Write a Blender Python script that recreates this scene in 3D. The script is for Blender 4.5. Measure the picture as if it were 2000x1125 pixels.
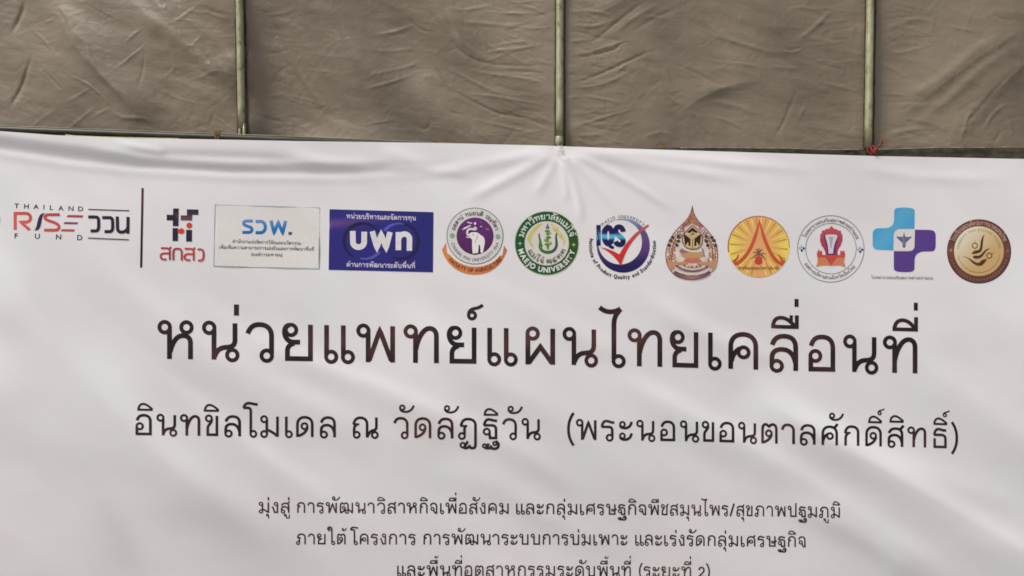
import bpy, math, random
import numpy as np
from mathutils import Vector
from mathutils.geometry import delaunay_2d_cdt

random.seed(4)
for o in list(bpy.data.objects):
    bpy.data.objects.remove(o)
S = bpy.context.scene

# ------------------------------------------------------------------ camera
MPP = 0.002            # metres per photo pixel on the banner plane
DIST = 3.0             # camera to banner
ZC = 1.75              # height of the camera
cam_d = bpy.data.cameras.new('camera')
cam = bpy.data.objects.new('camera', cam_d)
S.collection.objects.link(cam)
cam.location = (0, -DIST, ZC)
cam.rotation_euler = (math.radians(90), 0, 0)
cam_d.sensor_width = 36
cam_d.lens = 27
cam_d.clip_start = 0.05
cam_d.clip_end = 500
S.camera = cam

# ------------------------------------------------------------------ light
SUN_DIR = Vector((-0.60, -0.42, 1.0)).normalized()      # towards the sun
w = bpy.data.worlds.new('World')
S.world = w
w.use_nodes = True
nt = w.node_tree
bg = nt.nodes['Background']
sky = nt.nodes.new('ShaderNodeTexSky')
sky.sky_type = 'NISHITA'
sky.sun_disc = False
sky.sun_elevation = math.asin(SUN_DIR.z)
sky.sun_rotation = math.atan2(SUN_DIR.x, SUN_DIR.y)
sky.dust_density = 3.0
sky.air_density = 1.0
sky.ozone_density = 1.0
hs = nt.nodes.new('ShaderNodeHueSaturation')
hs.inputs['Saturation'].default_value = 0.50
nt.links.new(sky.outputs[0], hs.inputs['Color'])
nt.links.new(hs.outputs[0], bg.inputs[0])
bg.inputs[1].default_value = 0.05
sd = bpy.data.lights.new('sun', 'SUN')
sd.energy = 1.5
sd.angle = math.radians(12)
sd.color = (1.0, 0.925, 0.88)
sun = bpy.data.objects.new('sun', sd)
S.collection.objects.link(sun)
sun.location = (-3, -3, 5)
sun.rotation_euler = (-SUN_DIR).to_track_quat('-Z', 'Y').to_euler()

S.view_settings.view_transform = 'Standard'
S.view_settings.look = 'None'
S.view_settings.gamma = 1
S.view_settings.use_curve_mapping = False
S.view_settings.exposure = 1.09
S.cycles.filter_width = 1.7

# ------------------------------------------------------------------ helpers
def lin(c):
    return tuple((x / 255 / 12.92) if x <= 10 else ((x / 255 + 0.055) / 1.055) ** 2.4 for x in c)

def P(px, py, Y=0.0):
    """a point seen at photo pixel px,py standing at depth Y behind the banner plane"""
    k = MPP * (DIST + Y) / DIST
    return ((px - 1000) * k, Y, ZC - (py - 562.5) * k)

def link(o, parent=None):
    S.collection.objects.link(o)
    if parent is not None:
        o.parent = parent
    return o

def mesh_obj(name, verts, faces, mat, parent=None, smooth=True, cols=None):
    me = bpy.data.meshes.new(name)
    me.from_pydata(verts, [], faces)
    if smooth:
        me.polygons.foreach_set('use_smooth', [True] * len(me.polygons))
    if cols is not None:
        a = me.color_attributes.new('ink', 'FLOAT_COLOR', 'POINT')
        a.data.foreach_set('color', np.array(cols, dtype=np.float32).ravel())
    me.materials.append(mat)
    me.update()
    return link(bpy.data.objects.new(name, me), parent)

def empty(name, loc, label, cat, group=None):
    o = bpy.data.objects.new(name, None)
    o.empty_display_size = 0.1
    o.location = loc
    o['label'] = label
    o['category'] = cat
    if group:
        o['group'] = group
    return link(o)

def tag(o, label, cat=None, group=None):
    o['label'] = label
    if cat:
        o['category'] = cat
    if group:
        o['group'] = group
    return o

def new_mat(name, base, rough=0.6, metal=0.0, spec=0.5):
    m = bpy.data.materials.new(name)
    m.use_nodes = True
    b = m.node_tree.nodes['Principled BSDF']
    b.inputs['Base Color'].default_value = (*base, 1)
    b.inputs['Roughness'].default_value = rough
    b.inputs['Metallic'].default_value = metal
    b.inputs['Specular IOR Level'].default_value = spec
    return m, m.node_tree, b

def noise(nt_, scale, detail=4, rough=0.5, dist=0.0, mapscale=None, rot=None):
    tc = nt_.nodes.new('ShaderNodeTexCoord')
    mp = nt_.nodes.new('ShaderNodeMapping')
    if mapscale:
        mp.inputs['Scale'].default_value = mapscale
    if rot:
        mp.inputs['Rotation'].default_value = rot
    n = nt_.nodes.new('ShaderNodeTexNoise')
    n.inputs['Scale'].default_value = scale
    n.inputs['Detail'].default_value = detail
    n.inputs['Roughness'].default_value = rough
    n.inputs['Distortion'].default_value = dist
    nt_.links.new(tc.outputs['Object'], mp.inputs[0])
    nt_.links.new(mp.outputs[0], n.inputs['Vector'])
    return n

def ramp(nt_, src, stops):
    r = nt_.nodes.new('ShaderNodeValToRGB')
    while len(r.color_ramp.elements) < len(stops):
        r.color_ramp.elements.new(0.5)
    for e, (p, c) in zip(r.color_ramp.elements, stops):
        e.position = p
        e.color = (*c, 1) if len(c) == 3 else c
    nt_.links.new(src, r.inputs[0])
    return r

def bump(nt_, b, src, strength, dist, prev=None):
    bp = nt_.nodes.new('ShaderNodeBump')
    bp.inputs['Strength'].default_value = strength
    bp.inputs['Distance'].default_value = dist
    nt_.links.new(src, bp.inputs['Height'])
    if prev:
        nt_.links.new(prev.outputs[0], bp.inputs['Normal'])
    nt_.links.new(bp.outputs[0], b.inputs['Normal'])
    return bp

# ------------------------------------------------------------------ materials
M_CLOTH, t, b = new_mat('banner_vinyl_cloth', (0.80, 0.765, 0.755), 0.48, 0, 0.35)
n = noise(t, 2.2, 3, 0.5)
r = ramp(t, n.outputs[0], [(0.35, (0.81, 0.79, 0.795)), (0.65, (0.80, 0.808, 0.806))])
t.links.new(r.outputs[0], b.inputs['Base Color'])
n2 = noise(t, 420, 2, 0.6)
n3 = noise(t, 7, 4, 0.6, 0.4, (1, 1, 1.6), (0, math.radians(42), 0))
bp = bump(t, b, n2.outputs[0], 0.10, 0.001)
bump(t, b, n3.outputs[0], 0.14, 0.006, bp)

M_INK, t, b = new_mat('banner_print', (0.5, 0.5, 0.5), 0.42, 0, 0.4)
at = t.nodes.new('ShaderNodeAttribute')
at.attribute_name = 'ink'
n = noise(t, 60, 3, 0.6)
r = ramp(t, n.outputs[0], [(0.3, (0.95, 0.95, 0.95)), (0.7, (1.0, 1.0, 1.0))])
mx = t.nodes.new('ShaderNodeMix'); mx.data_type = 'RGBA'; mx.blend_type = 'MULTIPLY'
mx.inputs[0].default_value = 1
t.links.new(at.outputs['Color'], mx.inputs[6]); t.links.new(r.outputs[0], mx.inputs[7])
t.links.new(mx.outputs[2], b.inputs['Base Color'])

# brown-black print ink of the lettering: the black ink shows maroon where it was laid on thin
M_TEXT, t, b = new_mat('lettering_ink', (0.03, 0.02, 0.02), 0.38, 0, 0.45)
n = noise(t, 5.5, 3, 0.55)
r = ramp(t, n.outputs[0], [(0.36, lin((15, 10, 12))), (0.52, lin((46, 25, 27))), (0.68, lin((84, 48, 48)))])
t.links.new(r.outputs[0], b.inputs['Base Color'])

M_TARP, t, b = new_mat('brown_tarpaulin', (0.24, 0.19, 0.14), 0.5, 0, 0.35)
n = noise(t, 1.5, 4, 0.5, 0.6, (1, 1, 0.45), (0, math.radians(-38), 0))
r = ramp(t, n.outputs[0], [(0.32, (0.152, 0.124, 0.088)), (0.68, (0.258, 0.212, 0.152))])  # diagonal tone in the colour stands in for light through the cloth
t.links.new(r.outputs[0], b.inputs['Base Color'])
nA = noise(t, 700, 2, 0.6)
bA = bump(t, b, nA.outputs[0], 0.12, 0.001)
nB = noise(t, 13, 5, 0.62, 0.8, (1, 1, 1.5), (0, math.radians(28), 0))
bB = bump(t, b, nB.outputs[0], 0.4, 0.007, bA)
nC = noise(t, 5, 6, 0.55, 0.6, (1.3, 1, 0.8), (0, math.radians(-38), 0))
nC.noise_type = 'RIDGED_MULTIFRACTAL'
bump(t, b, nC.outputs[0], 0.3, 0.007, bB)

M_HEM, t, b = new_mat('dark_green_hem_cloth', lin((58, 56, 44)), 0.6, 0, 0.3)
n = noise(t, 26, 4, 0.6)
r = ramp(t, n.outputs[0], [(0.3, lin((52, 49, 38))), (0.7, lin((86, 82, 66)))])
t.links.new(r.outputs[0], b.inputs['Base Color'])
bump(t, b, n.outputs[0], 0.4, 0.006)

M_SHADE_STRIP, t, b = new_mat('dark_olive_shade_strip', lin((76, 66, 42)), 0.75, 0, 0.2)
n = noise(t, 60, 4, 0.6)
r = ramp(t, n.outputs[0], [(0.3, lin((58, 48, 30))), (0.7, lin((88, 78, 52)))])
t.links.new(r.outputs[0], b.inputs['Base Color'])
M_POLE, t, b = new_mat('painted_steel_pole', lin((176, 178, 136)), 0.42, 0.3, 0.5)
n = noise(t, 38, 5, 0.65, 0.2, (1, 1, 0.5))
r = ramp(t, n.outputs[0], [(0.30, lin((104, 98, 62))), (0.42, lin((156, 154, 120))), (0.62, lin((178, 177, 146)))])
n2 = noise(t, 90, 4, 0.7)
r2 = ramp(t, n2.outputs[0], [(0.30, (1, 1, 1)), (0.36, (0, 0, 0))])
mx = t.nodes.new('ShaderNodeMix'); mx.data_type = 'RGBA'
mx.inputs[7].default_value = (*lin((60, 48, 24)), 1)
t.links.new(r2.outputs[0], mx.inputs[0]); t.links.new(r.outputs[0], mx.inputs[6])
t.links.new(mx.outputs[2], b.inputs['Base Color'])
bump(t, b, n2.outputs[0], 0.3, 0.002)

M_BEAM, t, b = new_mat('dark_painted_beam', lin((66, 64, 50)), 0.45, 0.0, 0.3)
n = noise(t, 18, 5, 0.65, 0.2, (0.4, 1, 1))
r = ramp(t, n.outputs[0], [(0.32, lin((34, 28, 18))), (0.5, lin((50, 49, 36))), (0.7, lin((66, 68, 54)))])
t.links.new(r.outputs[0], b.inputs['Base Color'])

M_BEAM_HIGHLIGHT, t, b = new_mat('pale_beam_highlight', lin((165, 160, 138)), 0.6, 0.0, 0.3)
M_STEEL, t, b = new_mat('grey_bolt_steel', (0.12, 0.11, 0.09), 0.5, 0.8)
def rope_mat(name, c, c2):
    m, t, b = new_mat(name, lin(c), 0.65)
    n = noise(t, 240, 3, 0.6)
    r = ramp(t, n.outputs[0], [(0.35, lin(c2)), (0.6, lin(c))])
    t.links.new(r.outputs[0], b.inputs['Base Color'])
    return m
M_RED = rope_mat('red_plastic_cord', (138, 46, 42), (98, 26, 26))
M_AMBER = rope_mat('amber_cord', (122, 92, 34), (78, 54, 18))
M_YELLOW = rope_mat('pale_yellow_cord', (214, 210, 140), (150, 148, 80))
M_WHITE = rope_mat('white_cord', (222, 218, 214), (190, 186, 182))

M_GROUND, t, b = new_mat('dusty_concrete', (0.3, 0.28, 0.26), 0.9)
n = noise(t, 1.2, 6, 0.6)
r = ramp(t, n.outputs[0], [(0.3, (0.24, 0.225, 0.205)), (0.7, (0.34, 0.32, 0.295))])
t.links.new(r.outputs[0], b.inputs['Base Color'])
bump(t, b, n.outputs[0], 0.3, 0.02)

# ------------------------------------------------------------------ path tools
def bez(p0, p1, p2, p3, n_):
    out = []
    for i in range(1, n_ + 1):
        s = i / n_; q = 1 - s
        out.append((q**3*p0[0] + 3*q*q*s*p1[0] + 3*q*s*s*p2[0] + s**3*p3[0],
                    q**3*p0[1] + 3*q*q*s*p1[1] + 3*q*s*s*p2[1] + s**3*p3[1]))
    return out

def parse(path, step):
    """SVG-like path (M L C Z) -> list of (points, closed); long runs are cut every `step`"""
    tk = path.replace(',', ' ').split()
    subs, cur, i, cmd = [], [], 0, None
    while i < len(tk):
        if tk[i].isalpha():
            cmd = tk[i]; i += 1
            if cmd == 'Z':
                subs.append((cur, True)); cur = []
                continue
        if cmd == 'M':
            if len(cur) > 1:
                subs.append((cur, False))
            cur = [(float(tk[i]), float(tk[i+1]))]; i += 2; cmd = 'L'
        elif cmd == 'L':
            q = (float(tk[i]), float(tk[i+1])); i += 2
            p = cur[-1]
            d = math.dist(p, q); k = max(1, int(math.ceil(d / step)))
            cur += [(p[0] + (q[0]-p[0])*s/k, p[1] + (q[1]-p[1])*s/k) for s in range(1, k+1)]
        elif cmd == 'C':
            v = [float(x) for x in tk[i:i+6]]; i += 6
            p = cur[-1]
            a, b_, c = (v[0], v[1]), (v[2], v[3]), (v[4], v[5])
            L = math.dist(p, a) + math.dist(a, b_) + math.dist(b_, c)
            cur += bez(p, a, b_, c, max(6, int(L / step) + 2))
    if len(cur) > 1:
        subs.append((cur, False))
    return subs

def strip(pts, w_, closed=False):
    """quads of a stroke of width w_ (number or function of 0..1) with mitred joints"""
    h = w_ if callable(w_) else (lambda s: w_)
    n_ = len(pts)
    L, R = [], []
    for i, p in enumerate(pts):
        a = pts[i-1] if (i > 0 or closed) else None
        c = pts[(i+1) % n_] if (i < n_-1 or closed) else None
        def unit(u, v):
            d = math.dist(u, v) or 1e-9
            return ((v[0]-u[0])/d, (v[1]-u[1])/d)
        if a is None: d1 = d2 = unit(p, c)
        elif c is None: d1 = d2 = unit(a, p)
        else: d1, d2 = unit(a, p), unit(p, c)
        nx, ny = -(d1[1]+d2[1]), d1[0]+d2[0]
        m = math.hypot(nx, ny) or 1e-9
        nx /= m; ny /= m
        k = min(1/max(0.3, (nx*-d1[1] + ny*d1[0])), 1.9)
        hw = h(i/max(1, n_-1))/2*k
        L.append((p[0]+nx*hw, p[1]+ny*hw)); R.append((p[0]-nx*hw, p[1]-ny*hw))
    q = []
    for i in range(n_ if closed else n_-1):
        j = (i+1) % n_
        q.append([L[i], L[j], R[j]]); q.append([L[i], R[j], R[i]])
    return q

def circle(cx, cy, r, n_=28, ry=None):
    ry = r if ry is None else ry
    return [(cx + r*math.cos(2*math.pi*i/n_), cy + ry*math.sin(2*math.pi*i/n_)) for i in range(n_)]

def area(p):
    return sum(p[i-1][0]*p[i][1] - p[i][0]*p[i-1][1] for i in range(len(p))) / 2

def union(polys, grid=None):
    """one clean triangulation of the union of polygons (overlaps merged, holes kept)"""
    vs, fs = [], []
    pp = []
    for p in polys:
        pp += [p] if len(p) != 4 else [[p[0], p[1], p[2]], [p[0], p[2], p[3]]]
    for p in pp:
        if abs(area(p)) < 1e-6:
            continue
        if area(p) < 0:
            p = p[::-1]
        k = len(vs)
        vs += [Vector(q) for q in p]
        fs.append(list(range(k, k+len(p))))
    if grid:
        xs = [v.x for v in vs]; ys = [v.y for v in vs]
        gx = np.arange(min(xs)+grid*.5, max(xs), grid); gy = np.arange(min(ys)+grid*.5, max(ys), grid)
        vs += [Vector((x + .13*grid*((i*7) % 3 - 1), y)) for y in gy for i, x in enumerate(gx)]
    ov, oe, of, _, _, orig = delaunay_2d_cdt(vs, [], fs, 0, 1e-5, True)
    used, out, idx = {}, [], []
    for f, og in zip(of, orig):
        if not og:
            continue
        tri = []
        for v in f:
            if v not in used:
                used[v] = len(out); out.append((ov[v].x, ov[v].y))
            tri.append(used[v])
        idx.append(tri)
    return out, idx

# ------------------------------------------------------------------ banner surface
def polyfn(pts):
    xs = [p[0] for p in pts]; ys = [p[1] for p in pts]
    return lambda x: np.interp(x, xs, ys)

YTOP = polyfn([(-440, 240), (0, 256), (110, 264), (250, 270), (380, 271.5), (580, 275.5), (850, 279), (950, 281.5),
               (1060, 284), (1093, 285.5), (1130, 286.5), (1200, 289.5), (1350, 294), (1700, 304.5), (2000, 310.5), (2440, 318)])
G = 4.0
BX0, BX1, BH = -420, 2420, 1130
bxs = np.arange(BX0, BX1 + G, G)
bys = np.arange(0, BH + G, G)
BXG, BJG = np.meshgrid(bxs, bys)
BYG = BJG + YTOP(BXG)

def smooth_line(pts, n_=14):
    pts = [np.array(p, float) for p in pts]
    if len(pts) == 2:
        return np.array([pts[0] + (pts[1]-pts[0])*i/8 for i in range(9)])
    e = [2*pts[0]-pts[1]] + pts + [2*pts[-1]-pts[-2]]
    out = []
    for i in range(1, len(e)-2):
        for s in np.linspace(0, 1, n_, endpoint=False):
            a, b_, c, d = e[i-1], e[i], e[i+1], e[i+2]
            out.append(0.5*((2*b_) + (c-a)*s + (2*a-5*b_+4*c-d)*s*s + (-a+3*b_-3*c+d)*s**3))
    out.append(pts[-1])
    return np.array(out)

def crease(H, X, Y_, pts, amp, sig, taper=0.25, asym=0.0, side=0):
    """adds a fold running along pts; asym>0 makes its lower/right flank longer"""
    L = smooth_line(pts)
    pad = sig*(4 if not side else 7)
    m = (X > L[:, 0].min()-pad) & (X < L[:, 0].max()+pad) & (Y_ > L[:, 1].min()-pad) & (Y_ < L[:, 1].max()+pad)
    if not m.any():
        return
    x, y = X[m], Y_[m]
    best = np.full(x.shape, 1e9); s_ = np.zeros(x.shape); sd_ = np.zeros(x.shape)
    n_ = len(L)-1
    for i in range(n_):
        a, b_ = L[i], L[i+1]
        d = b_-a; l2 = (d*d).sum() + 1e-9
        tt = np.clip(((x-a[0])*d[0] + (y-a[1])*d[1])/l2, 0, 1)
        qx, qy = x-(a[0]+d[0]*tt), y-(a[1]+d[1]*tt)
        dd = qx*qx+qy*qy
        k = dd < best
        best[k] = dd[k]; s_[k] = (i+tt[k])/n_
        sd_[k] = np.sign(d[0]*qy[k]-d[1]*qx[k])
    dist = np.sqrt(best)
    sg = sig*(1+asym*sd_)
    e = np.clip(np.minimum(s_, 1-s_)/max(taper, 1e-3), 0, 1)
    e = e*e*(3-2*e)
    if taper <= 0: e = 1
    if side:      # a pressed fold: crisp edge, one flank falling away, the other nearly flat
        H[m] += amp*e*np.where(sd_*side > 0, np.exp(-dist/sig), np.exp(-(dist/(sig*2.6))**2))
    else:
        H[m] += amp*e*np.exp(-(dist/sg)**2)

def vnoise(X, Y_, sx, sy, seed, rot=0.0):
    """smooth value noise"""
    rs = np.random.RandomState(seed)
    c, s = math.cos(rot), math.sin(rot)
    u = (X*c+Y_*s)/sx; v = (-X*s+Y_*c)/sy
    T = rs.rand(64, 64)*2-1
    iu = np.floor(u).astype(int); iv = np.floor(v).astype(int)
    fu = u-iu; fv = v-iv
    fu = fu*fu*fu*(fu*(fu*6-15)+10); fv = fv*fv*fv*(fv*(fv*6-15)+10)
    g_ = lambda a, b_: T[a % 64, b_ % 64]
    return (g_(iu, iv)*(1-fu)*(1-fv)+g_(iu+1, iv)*fu*(1-fv)+g_(iu, iv+1)*(1-fu)*fv+g_(iu+1, iv+1)*fu*fv)

BHT = np.zeros_like(BXG)
mm = 0.001
# slow billow, the lower part hanging back
BHT += -0.150*(np.clip(BYG-320, 0, None)/900)**2
BHT += 12*mm*vnoise(BXG, BYG, 420, 150, 3, math.radians(42))
BHT += 3.2*mm*vnoise(BXG, BYG, 190, 48, 5, math.radians(46))
BHT += 1.3*mm*vnoise(BXG, BYG, 120, 60, 6, math.radians(20))
FOLDS = [   # points in photo pixels, height mm, half width px, taper, asym
    ([(1440, 745), (1560, 830), (1750, 935), (2000, 1085), (2200, 1210)], 14, 42, .3, .35),
    ([(1120, 700), (1300, 790), (1550, 930), (1800, 1100), (1900, 1200)], 8, 34, .3, .2),
    ([(1200, 520), (1420, 700), (1600, 830), (1800, 930), (2050, 1010)], 6, 36, .3, .2),
    ([(1640, 560), (1800, 720), (2000, 860), (2200, 960)], 6, 45, .3, .1),
    ([(-120, 380), (0, 520), (120, 690), (260, 850), (420, 990), (600, 1160)], 19, 56, .3, .25),
    ([(-80, 290), (60, 400), (230, 560), (420, 700), (650, 820), (860, 900)], 10, 50, .3, .2),
    ([(-100, 620), (40, 800), (160, 960), (280, 1160)], 13, 50, .3, .2),
    ([(330, 560), (520, 680), (760, 770), (1000, 880), (1200, 1010)], 6, 30, .35, .2),
    ([(180, 610), (340, 760), (520, 900), (760, 1060)], 6, 28, .35, .2),
    ([(700, 560), (900, 700), (1150, 860), (1300, 1000)], 4, 34, .3, 0),
    ([(860, 900), (1060, 1000), (1250, 1110)], 5, 34, .3, 0),
    ([(1500, 960), (1700, 1060), (1800, 1150)], 6, 26, .3, 0),
    ([(1240, 570), (1400, 660), (1560, 720)], 4, 22, .35, 0),
    ([(900, 520), (1100, 640), (1300, 740)], 3.5, 26, .35, 0),
    # folds spreading from the tied point at the post
    ([(1100, 297), (1140, 332), (1195, 395), (1260, 480)], 4.2, 9, .25, 0),
    ([(1102, 296), (1165, 322), (1240, 362), (1330, 420)], 3.6, 8, .25, 0),
    ([(1105, 293), (1200, 308), (1330, 330), (1480, 355)], 4, 12, .25, 0),
    ([(1098, 300), (1115, 340), (1128, 385), (1140, 440)], 3.6, 8, .2, 0),
    ([(1096, 300), (1103, 350), (1108, 400)], 2.4, 7, .25, 0),
    ([(1086, 298), (1045, 320), (990, 350), (900, 395)], 4, 11, .2, 0),
    ([(1084, 294), (1020, 306), (930, 322), (820, 335)], 4.5, 12, .25, 0),
    ([(1090, 300), (1070, 340), (1040, 390)], 2.4, 9, .25, 0),
    ([(1110, 292), (1250, 300), (1420, 318), (1620, 335)], 3.5, 10, .3, 0),
    ([(1650, 322), (1800, 345), (2000, 350)], 2, 12, .3, 0),
    ([(740, 292), (800, 310), (850, 340)], 2.5, 12, .3, 0),
    ([(740, 330), (830, 332), (960, 345)], 3, 10, .3, 0),
    ([(560, 300), (640, 318), (760, 330)], 3, 12, .3, 0),
    ([(215, 276), (290, 292), (330, 300)], 3.0, 7, .3, 0),
    ([(210, 300), (330, 305), (520, 312), (620, 322)], -6, 12, .35, 0),
    ([(1084, 294), (1093, 297), (1102, 295)], 2.2, 4.0, .3, 0),
]
for pts, a, s_, tp, asy in FOLDS:
    crease(BHT, BXG, BYG, pts, a*mm*(1.65 if s_ > 19 else 1.1), s_, tp, asy)
# sag below the beam on the left: the cloth leans out over the beam, then falls back
RID = polyfn([(-440, 270), (0, 293), (130, 313), (260, 327), (450, 338), (650, 341), (850, 335), (1000, 316), (1093, 300), (2440, 330)])
AMP = polyfn([(-440, 16), (0, 16), (250, 17), (520, 15), (700, 8), (900, 3), (1040, 0), (1200, 0), (2440, 0)])
dd = np.clip((RID(BXG)-BYG)/np.interp(BXG, [-440, 0, 160, 280, 700, 2440], [34, 34, 36, 25, 26, 30]), 0, 1)
BHT += AMP(BXG)*mm*dd*dd*(3-2*dd)*1.25
BHT += 2.5*mm*np.exp(-((BYG-RID(BXG)-8)/9)**2)*np.clip(AMP(BXG)/12, 0, 1)

def bh(x, y):
    """height of the cloth (metres towards the viewer) at photo pixels"""
    x = np.asarray(x, float); y = np.asarray(y, float)
    u = np.clip((x-BX0)/G, 0, len(bxs)-1.001); v = np.clip((y-YTOP(x))/G, 0, len(bys)-1.001)
    i = u.astype(int); j = v.astype(int); fu = u-i; fv = v-j
    return (BHT[j, i]*(1-fu)*(1-fv)+BHT[j, i+1]*fu*(1-fv)+BHT[j+1, i]*(1-fu)*fv+BHT[j+1, i+1]*fu*fv)

def grid_mesh(name, X, Y_, Z, mat, parent):
    r_, c_ = X.shape
    co = np.stack([X.ravel(), Y_.ravel(), Z.ravel()], 1)
    me = bpy.data.meshes.new(name)
    a = np.arange(r_*c_).reshape(r_, c_)
    q = np.stack([a[:-1, :-1].ravel(), a[1:, :-1].ravel(), a[1:, 1:].ravel(), a[:-1, 1:].ravel()], 1)
    me.vertices.add(len(co)); me.vertices.foreach_set('co', co.ravel().astype(np.float32))
    me.loops.add(q.size); me.loops.foreach_set('vertex_index', q.ravel().astype(np.int32))
    me.polygons.add(len(q)); me.polygons.foreach_set('loop_start', np.arange(0, q.size, 4, dtype=np.int32))
    me.update(calc_edges=True)
    me.polygons.foreach_set('use_smooth', [True]*len(me.polygons))
    me.materials.append(mat)
    me.validate()
    return link(bpy.data.objects.new(name, me), parent)

banner = empty('banner', (0, 0, 0), 'long white cloth banner printed with emblems and dark lettering, tied along the tent beam', 'banner')
def tube(name, pts, rad, mat, parent=None, segs=10, closed=False, flat=1.0):
    """round bar along 3D points; rad number or list"""
    V = [Vector(p) for p in pts]
    n_ = len(V); vs, fs = [], []
    up = Vector((0.13, -1, 0.21)).normalized()
    prev = None
    for i, p in enumerate(V):
        d = (V[(i+1) % n_]-V[i-1]) if closed else (V[min(i+1, n_-1)]-V[max(i-1, 0)])
        d.normalize()
        a = (prev - d*prev.dot(d)) if prev else d.cross(up)
        if a.length < 1e-4: a = d.cross(Vector((1, 0, 0)))
        a.normalize(); prev = a.copy()
        b_ = d.cross(a)
        r_ = rad[i] if isinstance(rad, (list, tuple)) else rad
        for k in range(segs):
            an = 2*math.pi*k/segs
            vs.append(tuple(p + a*math.cos(an)*r_ + b_*math.sin(an)*r_*flat))
    for i in range(n_ if closed else n_-1):
        j = (i+1) % n_
        for k in range(segs):
            k2 = (k+1) % segs
            fs.append((i*segs+k, i*segs+k2, j*segs+k2, j*segs+k))
    if not closed:
        fs.append(tuple(range(segs))[::-1]); fs.append(tuple((n_-1)*segs+k for k in range(segs)))
    return mesh_obj(name, vs, fs, mat, parent)

BK = MPP*(DIST-BHT)/DIST
grid_mesh('cloth', (BXG-1000)*BK, -BHT, ZC-(BYG-562.5)*BK, M_CLOTH, banner)
# hem: the top edge rolls back over the beam
hx = np.arange(BX0, BX1+8, 8.0)
ang = np.linspace(0, 1, 7)
HX, HA = np.meshgrid(hx, ang)
h0 = bh(HX, YTOP(HX))
HYy = -h0 + 0.028*np.sin(HA*math.pi/2*1.0)*1.0
HK = MPP*(DIST-h0)/DIST
HZ = ZC-(YTOP(HX)-562.5)*HK - 0.002*HA - 0.022*(1-np.cos(HA*math.pi/2))
grid_mesh('hem', (HX-1000)*HK, HYy, HZ+0.0002, M_CLOTH, banner)

# ------------------------------------------------------------------ printing on the cloth
def put(name, verts, faces, layer, parent, mat=M_INK, color=None):
    """lays a flat print, given in photo pixels, on the cloth"""
    v = np.array(verts, float)
    h = bh(v[:, 0], v[:, 1]) + 0.0007 + 0.00006*layer
    kz = MPP*(DIST-h)/DIST
    X = (v[:, 0]-1000)*kz; Z = ZC-(v[:, 1]-562.5)*kz
    co = np.stack([X, -h, Z], 1).tolist()
    cols = None
    if color is not None:
        if callable(color):
            cols = [(*lin(color(p[0], p[1])), 1) for p in verts]
        else:
            cols = [(*lin(color), 1)]*len(verts)
    fs = []
    for f in faces:   # face the camera
        p = [verts[i] for i in f]
        fs.append(f if area(p) < 0 else f[::-1])
    return co, fs, cols, mat, parent, name

class Part:
    """collects print shapes into one mesh"""
    def __init__(s, name, parent, mat=M_INK, label=None):
        s.n, s.p, s.m, s.l = name, parent, mat, label
        s.v, s.f, s.c = [], [], []
    def add(s, verts, faces, layer, color=None):
        if not faces: return
        co, fs, cols, *_ = put(s.n, verts, faces, layer, None, s.m, color)
        k = len(s.v)
        s.v += co; s.f += [[i+k for i in f] for f in fs]
        s.c += cols or [(0, 0, 0, 1)]*len(co)
    def done(s):
        o = mesh_obj(s.n, s.v, s.f, s.m, s.p, True, s.c if s.m is M_INK else None)
        if s.l: o['label'] = s.l
        return o

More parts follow.
